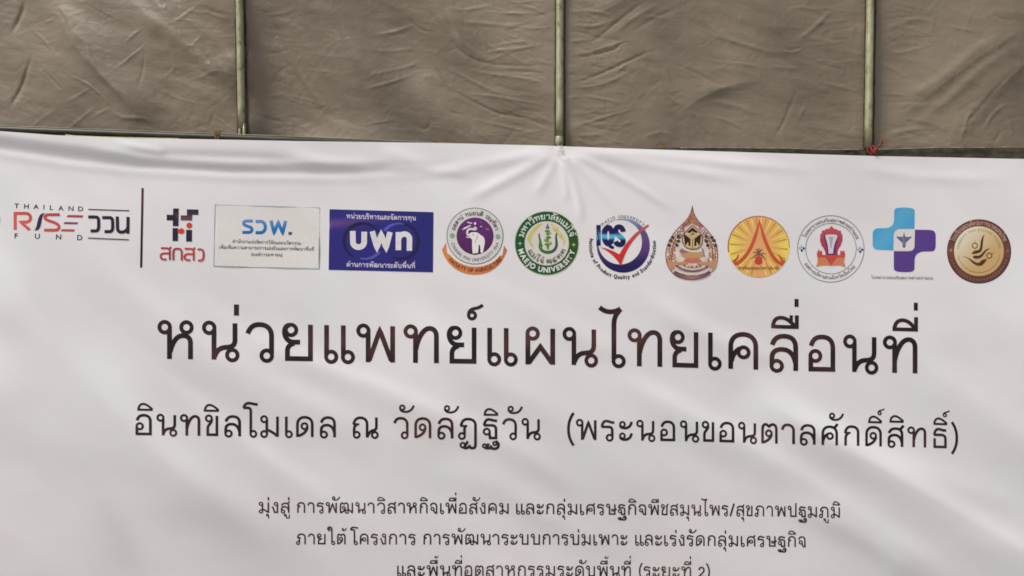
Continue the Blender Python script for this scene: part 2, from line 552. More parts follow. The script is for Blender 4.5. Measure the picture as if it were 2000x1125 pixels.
# ---- stroke font: looped Thai letters, baseline 0, height 100; @ is a ring (x y r)
RG = '@ 18.7 82;'
GL = {
'ก': (74, 12, 14, 'M 8 0 L 8 34 C 8 48 13 55 22 61; ^M 4 62 L 32 62; M 6 61 C 9 84 20 93 37 93 C 58 93 68 82 68 64 L 68 0'),
'ข': (63, 7, 14, '@ 18.7 82; M 31.6 79 C 33 68 28 62 22 54 C 15 46 13.5 42 13.5 34 L 13.5 6 L 56.5 6 L 56.5 95'),
'ค': (79.5, 13, 14, 'M 6.3 0 L 6.3 60 C 6.3 80 18 93 40 93 C 61 93 73 80 73 60 L 73 0; @ 40.4 45; M 8 20 C 11 38 20 49 31 55'),
'ง': (56, 8, 14, '@ 37.6 82; M 50 77 L 50 5.5 L 25 5.5 C 20 26 14 44 5 58'),
'จ': (69, 8, 14, 'M 6 66 C 10 86 20 92.5 34 92.5 C 52 92.5 63 82 63 62 L 63 4 L 50 4 C 40 14 36 24 36.5 38; @ 24 42'),
'ช': (68, 7, 10, '@ 18.7 82; M 31.6 79 C 33 68 28 62 22 54 C 15 46 13.5 42 13.5 34 L 13.5 6 L 57 6 L 57 72 C 57 78 54 82 48 85; M 50 80 C 58 84 65 92 68 103'),
'ฏ': (90, 8, 14, '@ 18.7 12.4; M 31 17 L 31 42 C 31 52 33 56 38 61; ^M 12 60 L 44 60; M 14 59 C 18 84 30 93 48 93 C 70 93 83 82 83 62 L 83 -28 C 83 -40 78 -45 68 -45 C 58 -45 56 -38 53 -30; M 56 -34 C 50 -46 38 -46 26 -44; M 30 -40 C 36 -30 42 -22 47 -12; @ 23 -31 11'),
'ฐ': (68, 8, 12, '@ 18.7 34; M 31 30 L 34 4 L 62 4 L 62 44 C 62 58 56 64 42 64 L 5 64; M 7 63 C 9 82 16 92 28 92 C 42 92 46 85 67 86; @ 9 -34 8; M 16 -42 C 24 -36 26 -28 27 -22; M 10 -44 L 34 -45 C 38 -40 40 -36 42 -32; M 38 -42 C 46 -50 66 -50 72 -38 C 76 -28 74 -16 60 -12; @ 57 -22 8'),
'ฒ': (121, 13, 14, 'M 6.3 0 L 6.3 66 C 6.3 84 12 92 21 92 C 29 92 31 86 38 82 C 45 86 47 92 56 92 C 68 92 76 82 76 66 L 76 16; @ 37 49 12; M 49.5 46 C 50 30 34 12 8 4; @ 64 12.4; M 78 32 C 90 28 100 18 110 4; M 114.7 0 L 114.7 95'),
'ณ': (127, 10, 6, '@ 21 12.4; M 8.7 17 L 8.7 36 C 8.7 50 14 56 22 62; ^M 4 62 L 33 62; M 6 61 C 10 84 22 93 38 93 C 60 93 71 80 71 62 L 71 0; M 72 4 C 78 18 86 30 96 33 L 104 35 C 112 38 115.5 42 115.5 52 L 115.5 95; @ 108 12.4'),
'ด': (82, 13, 14, 'M 6.3 0 L 6.3 60 C 6.3 80 20 93 41 93 C 63 93 76 80 76 60 L 76 0; @ 39.6 51; M 52.5 49 C 53 30 36 12 9 5'),
'ต': (80, 13, 14, 'M 6.3 0 L 6.3 66 C 6.3 84 12 92 21 92 C 29 92 31 86 38 82 C 45 86 47 92 56 92 C 68 92 74 82 74 66 L 74 0; @ 37 49; M 50 47 C 50 30 34 12 9 5'),
'ถ': (76, 8, 14, '@ 18.7 12.4; M 6.3 18 L 6.3 36 C 6.3 50 12 56 22 61; ^M 4 62 L 32 62; M 6 61 C 9 84 20 93 37 93 C 58 93 70 82 70 64 L 70 0'),
'ท': (92, 7, 14, RG+'M 31.2 77 L 31.2 0; M 32 35 C 36 60 50 91 68 91 C 80 91 85.5 82 85.5 70 L 85.5 0'),
'ฑ': (96, 7, 14, RG+'M 31.2 77 L 31.2 0; M 32 35 C 36 60 46 90 56 91 L 66 82 C 70 92 80 92 84 88 C 88 84 88 78 88 70 L 88 0'),
'ธ': (70, 7, 12, 'M 9 47 L 9 5.5 L 63 5.5 L 63 44 C 63 58 56 64 42 64 L 5 64; M 7 63 C 9 82 16 92 28 92 C 42 92 46 85 67 86'),
'น': (97.7, 7, 6, RG+'M 31.2 77 L 31.2 0; M 33 8 C 37 22 46 31 60 32 L 70 33 C 80 34 86 40 86 52 L 86 95; @ 79 12.4'),
'บ': (86, 7, 14, RG+'M 31.2 77 L 31.2 6 L 80 6 L 80 95'),
'ป': (86, 7, 14, RG+'M 31.2 77 L 31.2 6 L 80 6 L 80 128'),
'ผ': (77, 13, 14, '@ 18.7 81.7; M 6.2 77 L 6.2 0; M 9 5 L 39 47 L 68.5 5; M 71 0 L 71 95'),
'พ': (102, 7, 14, RG+'M 31.2 77 L 31.2 0; M 34 5 L 62 84 L 92 5; M 95.7 0 L 95.7 95'),
'ภ': (92, 7, 14, '@ 18.7 12.4; M 31 17 L 31 42 C 31 52 33 56 38 61; ^M 12 60 L 44 60; M 14 59 C 18 84 30 93 48 93 C 72 93 85.7 82 85.7 62 L 85.7 0'),
'ม': (91, 6, 14, '@ 21.6 82; M 34.1 77 L 34.1 17; @ 21.6 12.4; M 37 32 C 50 28 66 20 81 5; M 84.7 0 L 84.7 95'),
'ย': (80.5, 8, 14, '@ 23.4 80.5; M 19 93 C 10 92 6.3 84 6.3 75 C 6.3 60 16 49 30 49 L 47 49; M 32 46 C 20 43 14 36 14 26 L 14 6 L 74 6 L 74 95'),
'ร': (67, 6, 10, '@ 43.6 12.4; M 56 17 L 56 46 C 56 59 50 64 38 64 L 5 64; M 7 63 C 9 82 16 92 28 92 C 42 92 46 84 66 85'),
'ล': (74.5, 10, 14, 'M 7 68 C 12 86 22 92.5 38 92.5 C 58 92.5 68 82 68 62 L 68 0; M 6.3 17 L 6.3 34 C 6.3 50 17 57 33 57 C 50 57 62 46 67 22; @ 18.7 12.4'),
'ว': (75, 8, 14, 'M 7 69 C 13 87 23 93 38 93 C 57 93 68.7 82 68.7 64 L 68.7 18; @ 56.2 12.4'),
'ศ': (79.5, 13, 12, 'M 6.3 0 L 6.3 56 C 6.3 76 18 89 40 89 C 61 89 73 76 73 56 L 73 0; @ 40.4 44; M 8 20 C 11 38 20 48 31 54; M 58 84 C 66 88 73 95 76 104'),
'ษ': (92, 7, 8, RG+'M 31.2 77 L 31.2 6 L 80 6 L 80 95; @ 58 42 9; M 65 34 C 74 44 86 40 95 56'),
'ส': (74.5, 10, 12, 'M 7 66 C 12 82 22 88.5 38 88.5 C 58 88.5 68 78 68 60 L 68 0; M 6.3 17 L 6.3 34 C 6.3 50 17 57 33 57 C 50 57 62 46 67 22; @ 18.7 12.4; M 54 84 C 63 88 70 95 74 105'),
'ห': (95, 7, 14, RG+'M 31.2 77 L 31.2 0; M 33 18 C 38 42 50 61 66 61 C 78 61 86 55 86 42 L 86 0; @ 75.5 82.2'),
'อ': (72.5, 10, 14, 'M 7 68 C 12 86 21 92.5 37 92.5 C 56 92.5 66 82 66 62 L 66 5.5 L 6.3 5.5 L 6.3 36; @ 18.7 41'),
'า': (65, 6, 14, 'M 7 68 C 11 85 18 92.5 30 92.5 C 48 92.5 59 82 59 64 L 59 0'),
'ะ': (67, 8, 8, '@ 17 77 11.5; M 6 72 C 8 62 18 59 28 59 C 46 59 58 70 61 90; @ 17 22 11.5; M 6 17 C 8 7 18 4 28 4 C 46 4 58 15 61 35'),
'เ': (37.4, 12, 6, '@ 18.7 12.4; M 6.3 18 L 6.3 95'),
'แ': (82, 12, -1, '@ 18.7 12.4; M 6.3 18 L 6.3 95; @ 63.3 12.4; M 50.9 18 L 50.9 95'),
'โ': (72, -4, 5, '@ 52.7 12.4; M 40.3 18 L 40.3 116 C 40.3 130 36 134 24 134 L 4 134; M 6 133 C 8 148 18 156 31 156 C 46 156 54 150 74 151'),
'ไ': (72, 0, 5, '@ 53.7 12.4; M 41.3 18 L 41.3 108 C 41.3 128 46 136 59 151; M 3.5 154 C 14 145 24 142 34 143 C 45 144 52 147 59 152'),
'ใ': (77, 0, 5, '@ 58.4 12.4; M 46 18 L 46 134 C 46 150 38 158 26 158 C 12 158 6 148 8 134; @ 20.5 134 10'),
'(': (36, 10, 0, 'M 31 128 C 12 100 7 76 7 50 C 7 24 12 0 31 -27'),
')': (36, 0, 10, 'M 5 128 C 24 100 29 76 29 50 C 29 24 24 0 5 -27'),
'/': (38, 2, 2, 'M 4 -4 L 34 112'),
'.': (12, 8, 8, 'M 6 0 L 6 13'),
'2': (56, 8, 8, 'M 6 66 C 6 100 50 100 48 66 C 46 45 20 30 5 7; M 2 6 L 54 6'),
'๒': (96, 8, 8, '@ 30 40 12; M 42 40 C 42 20 20 12 10 30 C 0 55 10 90 24 90 C 36 90 36 78 40 70 C 46 92 60 92 66 70 L 66 6 L 90 6 L 90 96'),
'๔': (84, 8, 8, '@ 44 46 11; M 30 40 C 24 20 60 10 80 30; M 74 6 L 14 6 C 4 50 14 90 50 90 C 64 90 74 96 80 108'),
'๗': (100, 8, 8, '@ 32 38 12; M 20 40 C 8 50 8 90 28 90 C 46 90 48 60 50 20 C 56 60 60 90 78 90 C 92 90 94 70 94 60 L 94 0'),
# marks: (width, kind) kind a = above, u = under; x is measured from the consonant's right edge
'ิ': (74, 'a', -71, '^M 1 118 L 72 118; ^M 6 117 C 6 135 16 145 28 145 C 44 145 56 132 71 121'),
'ี': (67, 'a', -67, '^M 1 118 L 67 118; ^M 6 117 C 6 134 15 143 27 143 C 40 143 50 134 60 120; ^M 62 152 L 62 118'),
'ื': (73, 'a', -73, '^M 1 117.5 L 73 117.5; ^M 6 117 C 6 134 15 142 27 142 C 40 142 50 134 62 121; ~M 53.5 149 L 53.5 130; ^M 68 149 L 68 118'),
'ั': (76, 'a', -45, '@ 16 139 10.5; ^M 5 135 C 7 124 18 119 30 119 C 50 119 64 130 70 150'),
'ํ': (30, 'a', -30, '@ 14 128 9'),
'่': (14, 't', -11, 'M 7 115 L 7 144'),
'้': (45, 't', -38, '~@ 10 139 6.5; ~M 4 137 C 8 124 20 122 28 128 C 34 132 40 140 42 150'),
'์': (46, 't', -25, '~@ 14 127 9; ~M 5 129 C 5 138 11 143 20 145 C 30 147 36 149 42.7 155'),
'ุ': (25, 'u', -24, '~@ 9 -20 7.5; ~M 18.5 -20 C 20 -30 20 -40 20 -52'),
'ู': (52, 'u', -48, '~@ 10 -20 7.5; ~M 19 -18 L 23 -46 L 46 -46 L 46 -14'),
'ฺ': (12, 'u', -40, 'M 6 -12 L 6 -22'),
}
MARKS = {k for k, v in GL.items() if isinstance(v[1], str)}
_cache = {}
def glyph(ch, W=12.6):
    """unit triangulation of a letter"""
    if (ch, W) in _cache:
        return _cache[ch, W]
    polys = []
    for part in GL[ch][3].split(';'):
        part = part.strip()
        if not part: continue
        w_ = W
        if part[0] == '^': w_ = W*0.80; part = part[1:]
        elif part[0] == '~': w_ = W*0.68; part = part[1:]
        if part[0] == '@':
            a = [float(x) for x in part[1:].split()]
            r_ = a[2] if len(a) > 2 else 13.7
            ww = W*0.8 if r_ > 12 else min(W*0.72, r_*1.15)
            if w_ < W: ww = min(w_, r_*1.2)
            polys += strip(circle(a[0], a[1], r_, 26), ww, True)
        else:
            for pts, cl in parse(part, 9):
                polys += strip(pts, w_, cl)
    _cache[ch, W] = union(polys)
    return _cache[ch, W]

def place(ch, x0, x1, base, unit, dy=0, sc=1.0, W=12.6):
    """letter between x0 and x1 (photo px); base(x) gives the baseline"""
    v, f = glyph(ch, W)
    kx = (x1-x0)/GL[ch][0]
    out = []
    for (x, y) in v:
        X = x0+x*kx
        out.append((X, base(X)-(y*sc+dy)*unit(X)))
    return out, f

def layout(text):
    """natural advance: [(char, x, dy, scale)] and total width"""
    out, x, right, above = [], 0.0, 0.0, False
    first = True
    for ch in text:
        if ch == ' ':
            x += 38; continue
        if ch == 'ำ':
            out.append(('ํ', right-34, 0, 1)); ch = 'า'
        g = GL[ch]
        if ch in MARKS:
            k = g[1]
            if k == 't':
                dy, sc = (36, 0.86) if above else (0, 1)
                if above and ch != '่': sc = 0.8; dy = 60-26
                if ch == '่': out.append((ch, right-13 if not above else right-12, 168-115*0.86 if above else 0, sc))
                else: out.append((ch, right+g[2]*sc+2, (158-115*sc) if above else 0, sc))
            else:
                out.append((ch, right+g[2], 0, 1))
                if k == 'a': above = True
            continue
        above = False
        if not first: x += g[1]
        first = False
        out.append((ch, x, 0, 1))
        right = x+g[0]
        x = right+g[2]
    return out, right

def type_line(segs, base, unit, parent, W=12.6, color=None, layer=0, single=None):
    """segs: (text, x0, x1) photo px spans"""
    for text, x0, x1 in segs:
        lay, wd = layout(text)
        kx = (x1-x0)/wd
        for ch, gx, dy, sc in lay:
            a = x0+gx*kx
            v, f = place(ch, a, a+GL[ch][0]*kx*sc, base, unit, dy, sc, W)
            if single is not None:
                single.add(v, f, layer, color)
            else:
                p = Part('letter', parent, M_TEXT); p.add(v, f, layer); p.done()

# ---- headline
line1 = link(bpy.data.objects.new('headline', None), banner)
line1['label'] = 'largest line of dark maroon lettering'
base1 = polyfn([(307, 700.8), (400, 702), (580, 705), (730, 707.5), (900, 710), (1050, 712), (1135, 713), (1260, 715.6),
                (1335, 717.7), (1450, 720.9), (1530, 724), (1605, 725.2), (1680, 726.7), (1770, 728.8), (1850, 730.6)])
unit1 = polyfn([(300, .757), (1800, .722)])
L1 = [('ห', 307.5, 378.7), ('น', 394.5, 467.6), ('ว', 478.5, 535), ('ย', 550.8, 611.1), ('แ', 633.1, 693.2), ('พ', 695.8, 771.4),
      ('ท', 788, 857.1), ('ย', 872.4, 930.6), ('แ', 951.7, 1011.2), ('ผ', 1026.3, 1083.9), ('น', 1098.7, 1168), ('ไ', 1168.4, 1221.8),
      ('ท', 1225.6, 1293.5), ('ย', 1307.9, 1363.9), ('เ', 1383, 1409.5), ('ค', 1422.5, 1481), ('ล', 1503, 1559), ('อ', 1579, 1631.4),
      ('น', 1646.8, 1715.5), ('ท', 1724.3, 1792)]
L1m = [('่', 456.3, 467.1, 0, 1), ('์', 911.4, 945.5, 0, 1), ('ื', 1505.3, 1560, 0, 1), ('ี', 1742.5, 1792.9, 0, 1),
       ('่', 1551.3, 1560.1, 88, .73), ('่', 1784.5, 1793, 86, .73)]
for ch, a, b_ in L1:
    p = Part('letter', line1, M_TEXT); p.add(*place(ch, a, b_, base1, unit1), 0); p.done()
for ch, a, b_, dy, sc in L1m:
    p = Part('letter', line1, M_TEXT); p.add(*place(ch, a, b_, base1, unit1, dy, sc), 0); p.done()

# ---- second line
line2 = link(bpy.data.objects.new('subheading', None), banner)
line2['label'] = 'second line of dark lettering with a bracketed ending'
base2 = polyfn([(264, 849.5), (325, 850.4), (410, 851.5), (525, 853), (600, 853.6), (715, 854.5), (825, 855.7), (900, 856.6), (1040, 857.6),
                (1145, 859.3), (1260, 860.8), (1345, 861.9), (1420, 863.7), (1500, 866), (1580, 868.2), (1660, 870.4), (1710, 871.7),
                (1790, 873.4), (1835, 875), (1880, 876)])
unit2 = polyfn([(264, .42), (1860, .40)])
L2 = [('อ', 264.5, 296.5), ('น', 305.5, 346), ('ท', 351.2, 391.3), ('ข', 400, 426.2), ('ล', 438, 470.8), ('โ', 473.5, 502.5), ('ม', 506.8, 544.4),
      ('เ', 556.5, 571.8), ('ด', 578.2, 612.2), ('ล', 624.5, 656), ('ณ', 688, 739.7), ('ว', 767.5, 797.8), ('ด', 809.2, 842.2), ('ล', 854.2, 885.7),
      ('ฏ', 894.3, 931.5), ('ฐ', 942.7, 971.2), ('ว', 980, 1009.5), ('น', 1018.5, 1056.3), ('(', 1107.3, 1122.3), ('พ', 1124.7, 1165),
      ('ร', 1172.7, 1200.3), ('ะ', 1208.7, 1236), ('น', 1242.7, 1280), ('อ', 1289.5, 1318.8), ('น', 1327.8, 1365.7), ('ข', 1370.5, 1395),
      ('อ', 1405, 1434.3), ('น', 1441.5, 1478.7), ('ต', 1486.8, 1518.7), ('า', 1524.7, 1552.5), ('ล', 1562.2, 1593), ('ศ', 1604.5, 1636.8),
      ('ก', 1648.3, 1678.4), ('ด', 1690, 1722.2), ('ส', 1733.5, 1764.5), ('ท', 1772, 1809.2), ('ธ', 1822, 1849.3), (')', 1857.2, 1871.5)]
L2m = [('ิ', 267.7, 298.9, 0, 1), ('ิ', 397.6, 428.2, 0, 1), ('ั', 779, 810.4, 4, 1), ('ั', 866.6, 897.6, 4, 1), ('ิ', 944.2, 973.6, -4, 1), ('ั', 990.8, 1021.7, 4, 1),
       ('ั', 1618.8, 1649, 4, 1), ('ิ', 1695.2, 1723.2, -1, 1), ('ิ', 1736.8, 1765.6, 4, 1), ('ิ', 1822.5, 1850.6, -1, 1),
       ('์', 1713.6, 1728, 62, .78), ('์', 1841, 1855.5, 62, .78)]
for ch, a, b_ in L2:
    p = Part('letter', line2, M_TEXT); p.add(*place(ch, a, b_, base2, unit2), 0); p.done()
for ch, a, b_, dy, sc in L2m:
    p = Part('letter', line2, M_TEXT); p.add(*place(ch, a, b_, base2, unit2, dy, sc), 0); p.done()

# ---- three small lines
line3 = link(bpy.data.objects.new('text_line', None), banner)
line3['label'] = 'upper of the three small lines of lettering'
base3 = polyfn([(500, 1001.5), (780, 1002.5), (1000, 1003.6), (1240, 1005.6), (1400, 1007), (1500, 1008.5), (1645, 1011.3)])
type_line([('มุ่งสู่', 504.8, 565.3), ('การพัฒนาวิสา', 580, 790.5), ('หกิจเพื่อสังคม', 794.2, 993.4), ('และกลุ่มเศรษฐกิจ', 1007.9, 1261.8),
           ('พืชสมุน', 1265.9, 1370), ('ไพร', 1369.3, 1422.2), ('/', 1425.3, 1434.7), ('สุขภาพปฐมภูมิ', 1438.3, 1640.4)],
          base3, lambda x: .213, line3, 13.5)
line4 = link(bpy.data.objects.new('text_line', None), banner)
line4['label'] = 'middle of the three small lines of lettering'
base4 = polyfn([(570, 1063), (1050, 1063.8), (1250, 1064.8), (1400, 1066.5), (1580, 1068.5)])
type_line([('ภายใต้', 578.1, 674.8), ('โครงการ', 683.6, 811.6), ('การพัฒนาระบบ', 826.7, 1054.4), ('การบ่มเพาะ', 1059.7, 1225.5),
           ('และเร่งรัด', 1240.6, 1376.1), ('กลุ่มเศรษฐกิจ', 1381.9, 1573.3)], base4, lambda x: .213, line4, 13.5)
line5 = link(bpy.data.objects.new('text_line', None), banner)
line5['label'] = 'lowest of the three small lines of lettering'
base5 = polyfn([(770, 1125), (1100, 1125.5), (1400, 1128)])
type_line([('และพื้นที่', 775.7, 902.2), ('อุตสาหกรรม', 907.2, 1083.9), ('ระดับพื้นที่', 1088.4, 1232), ('(ระยะที่', 1247.8, 1349.7), ('2)', 1364, 1386.7)],
          base5, lambda x: .213, line5, 13.5)

# ------------------------------------------------------------------ latin letters (outlines of the built-in font)
_lat = {}
def latin(ch, off=0.0):
    if (ch, off) in _lat: return _lat[ch, off]
    cu = bpy.data.curves.new('t', 'FONT')
    cu.body = ch; cu.offset = off; cu.resolution_u = 3
    ob = bpy.data.objects.new('t', cu)
    S.collection.objects.link(ob)
    bpy.context.view_layer.update()
    me = ob.evaluated_get(bpy.context.evaluated_depsgraph_get()).to_mesh()
    v = [(q.co.x, q.co.y) for q in me.vertices]; f = [list(p.vertices) for p in me.polygons]
    ob.to_mesh_clear() if hasattr(ob, 'to_mesh_clear') else None
    bpy.data.objects.remove(ob); bpy.data.curves.remove(cu)
    if v:
        x0 = min(p[0] for p in v); x1 = max(p[0] for p in v)
        v = [(p[0]-x0, p[1]) for p in v]; wd = x1-x0
    else: wd = 0.25
    _lat[ch, off] = (v, f, wd)
    return _lat[ch, off]
CAPH = max(p[1] for p in latin('H')[0])

# ------------------------------------------------------------------ emblems
class Emblem:
    def __init__(s, label, ox, oy, f):
        s.o = link(bpy.data.objects.new('emblem', None), banner)
        s.o['label'] = label
        s.ox, s.oy, s.f = ox, oy, f
        s.parts = {}; s.layer = 0
    def px(s, p): return (s.ox+p[0]/s.f, s.oy+p[1]/s.f)
    SPLIT = {'small_lettering', 'rule', 'red_lettering', 'navy_lettering', 'blue_lettering', 'white_lettering', 'block', 'dot',
             'linked_ring', 'bold_initial', 'star', 'ray', 'frame', 'rim', 'boat', 'column', 'wing', 'banderole', 'gable', 'halo',
             'disc', 'brown_ring', 'cream_disc', 'base', 'throne', 'leaf', 'leaf_scroll'}
    FINE = {'fine_print', 'ring_lettering', 'lettering', 'ribbon_lettering', 'disc_lettering', 'motto', 'scrollwork', 'bead',
            'plant', 'small_cross', 'figure', 'flowing_figure', 'medallion_figure'}
    def part(s, name):
        if name in s.SPLIT:
            s.n = getattr(s, 'n', 0)+1
            s.parts[s.n] = Part('letter' if name.endswith('lettering') or name == 'bold_initial' else name, s.o)
            return s.parts[s.n]
        if name not in s.parts: s.parts[name] = Part(name, s.o)
        return s.parts[name]
    def col(s, c):
        if callable(c): return lambda x, y: c((x-s.ox)*s.f, (y-s.oy)*s.f)
        return c
    def polys(s, name, polys, c, grid=4.0, up=True):
        if up: s.layer += 1
        P_ = [[s.px(q) for q in p] for p in polys]
        v, f = union(P_, grid)
        s.part(name).add(v, f, s.layer, s.col(c))
    def fill(s, name, path, c, grid=4.0):
        s.polys(name, [p for p, _ in parse(path, 4.5*s.f)], c, grid)
    def stroke(s, name, path, w_, c, up=True, grid=None):
        q = []
        for p, cl in parse(path, 4*s.f): q += strip(p, w_, cl)
        s.polys(name, q, c, grid, up)
    def disc(s, name, cx, cy, r, c, ry=None, n_=None, up=True):
        n_ = n_ or (56 if r/s.f > 20 else 14)
        s.polys(name, [circle(cx, cy, r, n_, ry)], c, 4.0 if r/s.f > 5 else None, up)
    def ring(s, name, cx, cy, r, w_, c, n_=64, up=True):
        s.polys(name, strip(circle(cx, cy, r, n_), w_, True), c, None, up)
    def rect(s, name, x0, y0, x1, y1, c, up=True):
        s.polys(name, [[(x0, y0), (x1, y0), (x1, y1), (x0, y1)]], c, 4.0, up)
    def word(s, name, text, x0, x1, base, capz, c, W=14):
        """Thai word on a straight line; base = (y at x0, y at x1), capz = letter height in zoom px"""
        s.layer += 1
        X0, X1 = s.ox+x0/s.f, s.ox+x1/s.f
        bf = lambda x: s.oy+(base[0]+(base[1]-base[0])*(x-X0)/(X1-X0))/s.f
        type_line([(text, X0, X1)], bf, lambda x: capz/s.f/100, None, W, s.col(c), s.layer, s.part(name))
    def letter(s, name, ch, cx, cy, cap, c, off=0.02, rot=0.0, kx=1.0, up=False):
        if up: s.layer += 1
        v, f, wd = latin(ch, off)
        k = cap/CAPH
        cs, sn = math.cos(rot), math.sin(rot)
        out = []
        for x, y in v:
            a, b_ = (x-wd/2)*k*kx, -(y-CAPH/2)*k
            out.append(s.px((cx+a*cs-b_*sn, cy+a*sn+b_*cs)))
        s.part(name).add(out, f, s.layer, s.col(c))
    def arc_latin(s, name, text, cx, cy, r, a0, a1, cap, c, inside=True, off=0.02, kx=0.9):
        """text centred on radius r; degrees clockwise from the top. inside=False: reads along the bottom"""
        s.layer += 1
        wd = [(latin(ch, off)[2] if ch != ' ' else 0.3)+0.12 for ch in text]
        tot = sum(wd); acc = 0
        for ch, w_ in zip(text, wd):
            t_ = (acc+w_/2)/tot; acc += w_
            if ch == ' ': continue
            a = math.radians(a0+(a1-a0)*t_)
            rot = a if inside else a+math.pi
            s.letter(name, ch, cx+r*math.sin(a), cy-r*math.cos(a), cap, c, off, rot, kx)
    def arc_thai(s, name, text, cx, cy, r, a0, a1, cap, c, inside=True, W=14):
        s.layer += 1
        lay, tot = layout(text)
        for ch, gx, dy, sc in lay:
            v, f = glyph(ch, W)
            out = []
            for x, y in v:
                t_ = (gx+x*sc)/tot
                a = math.radians(a0+(a1-a0)*t_)
                yy = (y*sc+dy)*cap/100
                rr = r+yy if inside else r-yy
                out.append(s.px((cx+rr*math.sin(a), cy-rr*math.cos(a))))
            s.part(name).add(out, f, s.layer, s.col(c))
    def done(s):
        for p in s.parts.values():
            if not p.f: continue
            o = p.done()
            if p.n in s.FINE: o['kind'] = 'stuff'

def lerp(a, b_, t_):
    t_ = max(0, min(1, t_)); return tuple(a[i]+(b_[i]-a[i])*t_ for i in range(3))

# -- round mark cut by the left frame edge
e = Emblem('grey ring outline at the left end of the emblem row', 0, 350, 4.762)
e.ring('ring', -190, 378, 182, 16, (120, 118, 122))
e.disc('disc', -178, 378, 110, (150, 60, 70))
e.done()

# -- rise fund
e = Emblem('red and navy fund wordmark with two ruled lines', 0, 350, 4.762)
dk = (42, 26, 38)
for ch, x, y in [('T', 155, 248), ('H', 245, 252), ('A', 335, 256), ('I', 408, 259), ('L', 478, 264), ('A', 567, 270), ('N', 660, 273), ('D', 750, 276)]:
    e.letter('small_lettering', ch, x, y, 42, dk, 0.012, 0.03, 1.15)
for ch, x, y in [('F', 150, 527), ('U', 347, 531), ('N', 545, 537), ('D', 742, 543)]:
    e.letter('small_lettering', ch, x, y, 46, dk, 0.012, 0.03, 1.1)
red = lambda x, y: lerp((228, 96, 84), (176, 62, 68), (x-130)/640 + 0.25*math.sin(y/40))
e.stroke('red_lettering', 'M 140 470 L 140 318 L 235 318 C 268 318 283 338 283 360 C 283 385 262 400 235 399 L 192 399 L 276 472', 28, red)
e.stroke('red_lettering', 'M 556 330 L 455 330 C 415 330 412 352 422 368 C 436 392 540 400 547 438 C 550 468 530 474 505 474 L 410 474', 27, red)
e.fill('red_lettering', 'M 632 332 L 775 336 L 762 357 L 618 352 Z', red)
e.fill('red_lettering', 'M 602 398 L 727 401 L 716 419 L 590 416 Z', lambda x, y: (140, 60, 84))
e.fill('red_lettering', 'M 574 464 L 697 467 L 684 487 L 562 483 Z', red)
e.fill('swoosh', 'M 316 476 C 350 465 340 345 385 322 C 395 316 408 314 416 316 C 386 332 388 400 374 440 C 364 468 345 480 316 476 Z', (48, 34, 70))
for dx, dy in ((0, 0), (130, 6)):
    e.stroke('navy_lettering', f'M {820+dx} {351+dy} L {885+dx} {351+dy} C {914+dx} {351+dy} {917+dx} {370+dy} {917+dx} {395+dy} L {917+dx} {440+dy} C {917+dx} {470+dy} {905+dx} {481+dy} {885+dx} {481+dy} L {842+dx} {481+dy}', 29, (30, 18, 44))
e.stroke('navy_lettering', 'M 1090 346 L 1092 450 C 1092 482 1105 492 1130 492 C 1160 492 1180 475 1188 450', 29, (30, 18, 44))
e.stroke('navy_lettering', 'M 1190 350 L 1188 506', 29, (30, 18, 44))
e.stroke('rule', 'M 820 280 L 1202 293', 9, dk)
e.stroke('rule', 'M 818 547 L 1198 563', 9, dk)
e.done()
e = Emblem('thin upright dark divider bar', 0, 350, 4.762)
e.stroke('bar', 'M 1326 82 L 1312 822', 20, lambda x, y: lerp((74, 34, 48), (24, 20, 20), (y-200)/260), grid=4)
e.done()

# -- research office mark
e = Emblem('navy block figure with red dots over red lettering', 0, 350, 4.762)
nv = lambda x, y: lerp((96, 66, 96), (34, 22, 46), abs(x-1650)/45+abs(y-340)/60)
e.polys('block', [[(1610, 272), (1662, 272), (1660, 437), (1607, 437)], [(1550, 330), (1612, 332), (1612, 384), (1550, 382)]], nv)
e.polys('block', [[(1738, 280), (1845, 282), (1845, 332), (1788, 331), (1786, 385), (1680, 383), (1680, 336), (1738, 337)]], lambda x, y: lerp((44, 28, 58), (110, 70, 80), (y-300)/70))
e.rect('block', 1605, 455, 1655, 575, (38, 24, 52)); e.rect('block', 1731, 471, 1785, 580, (38, 22, 56))
e.disc('dot', 1760, 430, 27, (214, 66, 44)); e.disc('dot', 1687, 483, 27, (214, 66, 44)); e.rect('dot', 1652, 466, 1684, 500, (214, 66, 44))
rd = lambda x, y: lerp((206, 66, 56), (176, 52, 60), math.sin(x/60)*.5+.5)
for dx, dy in ((0, 0), (222, 6)):
    e.stroke('red_lettering', f'M {1495+dx} {641+dy} L {1550+dx} {642+dy} C {1574+dx} {644+dy} {1579+dx} {655+dy} {1579+dx} {672+dy} L {1579+dx} {752+dy}', 18, rd)
    e.stroke('red_lettering', f'M {1579+dx} {691+dy} L {1530+dx} {690+dy} C {1500+dx} {690+dy} {1494+dx} {703+dy} {1494+dx} {718+dy} C {1494+dx} {738+dy} {1505+dx} {746+dy} {1530+dx} {746+dy} L {1548+dx} {746+dy}', 18, rd)
    e.stroke('red_lettering', f'M {1568+dx} {652+dy} L {1592+dx} {630+dy}', 16, rd)
e.stroke('red_lettering', 'M 1611 754 L 1611 682 C 1611 652 1626 646 1650 646 C 1678 646 1689 657 1689 682 L 1689 757', 18, rd)
e.stroke('red_lettering', 'M 1836 652 L 1860 652 C 1888 654 1893 668 1893 702 C 1893 740 1885 755 1860 757 L 1840 757', 18, rd)
e.done()

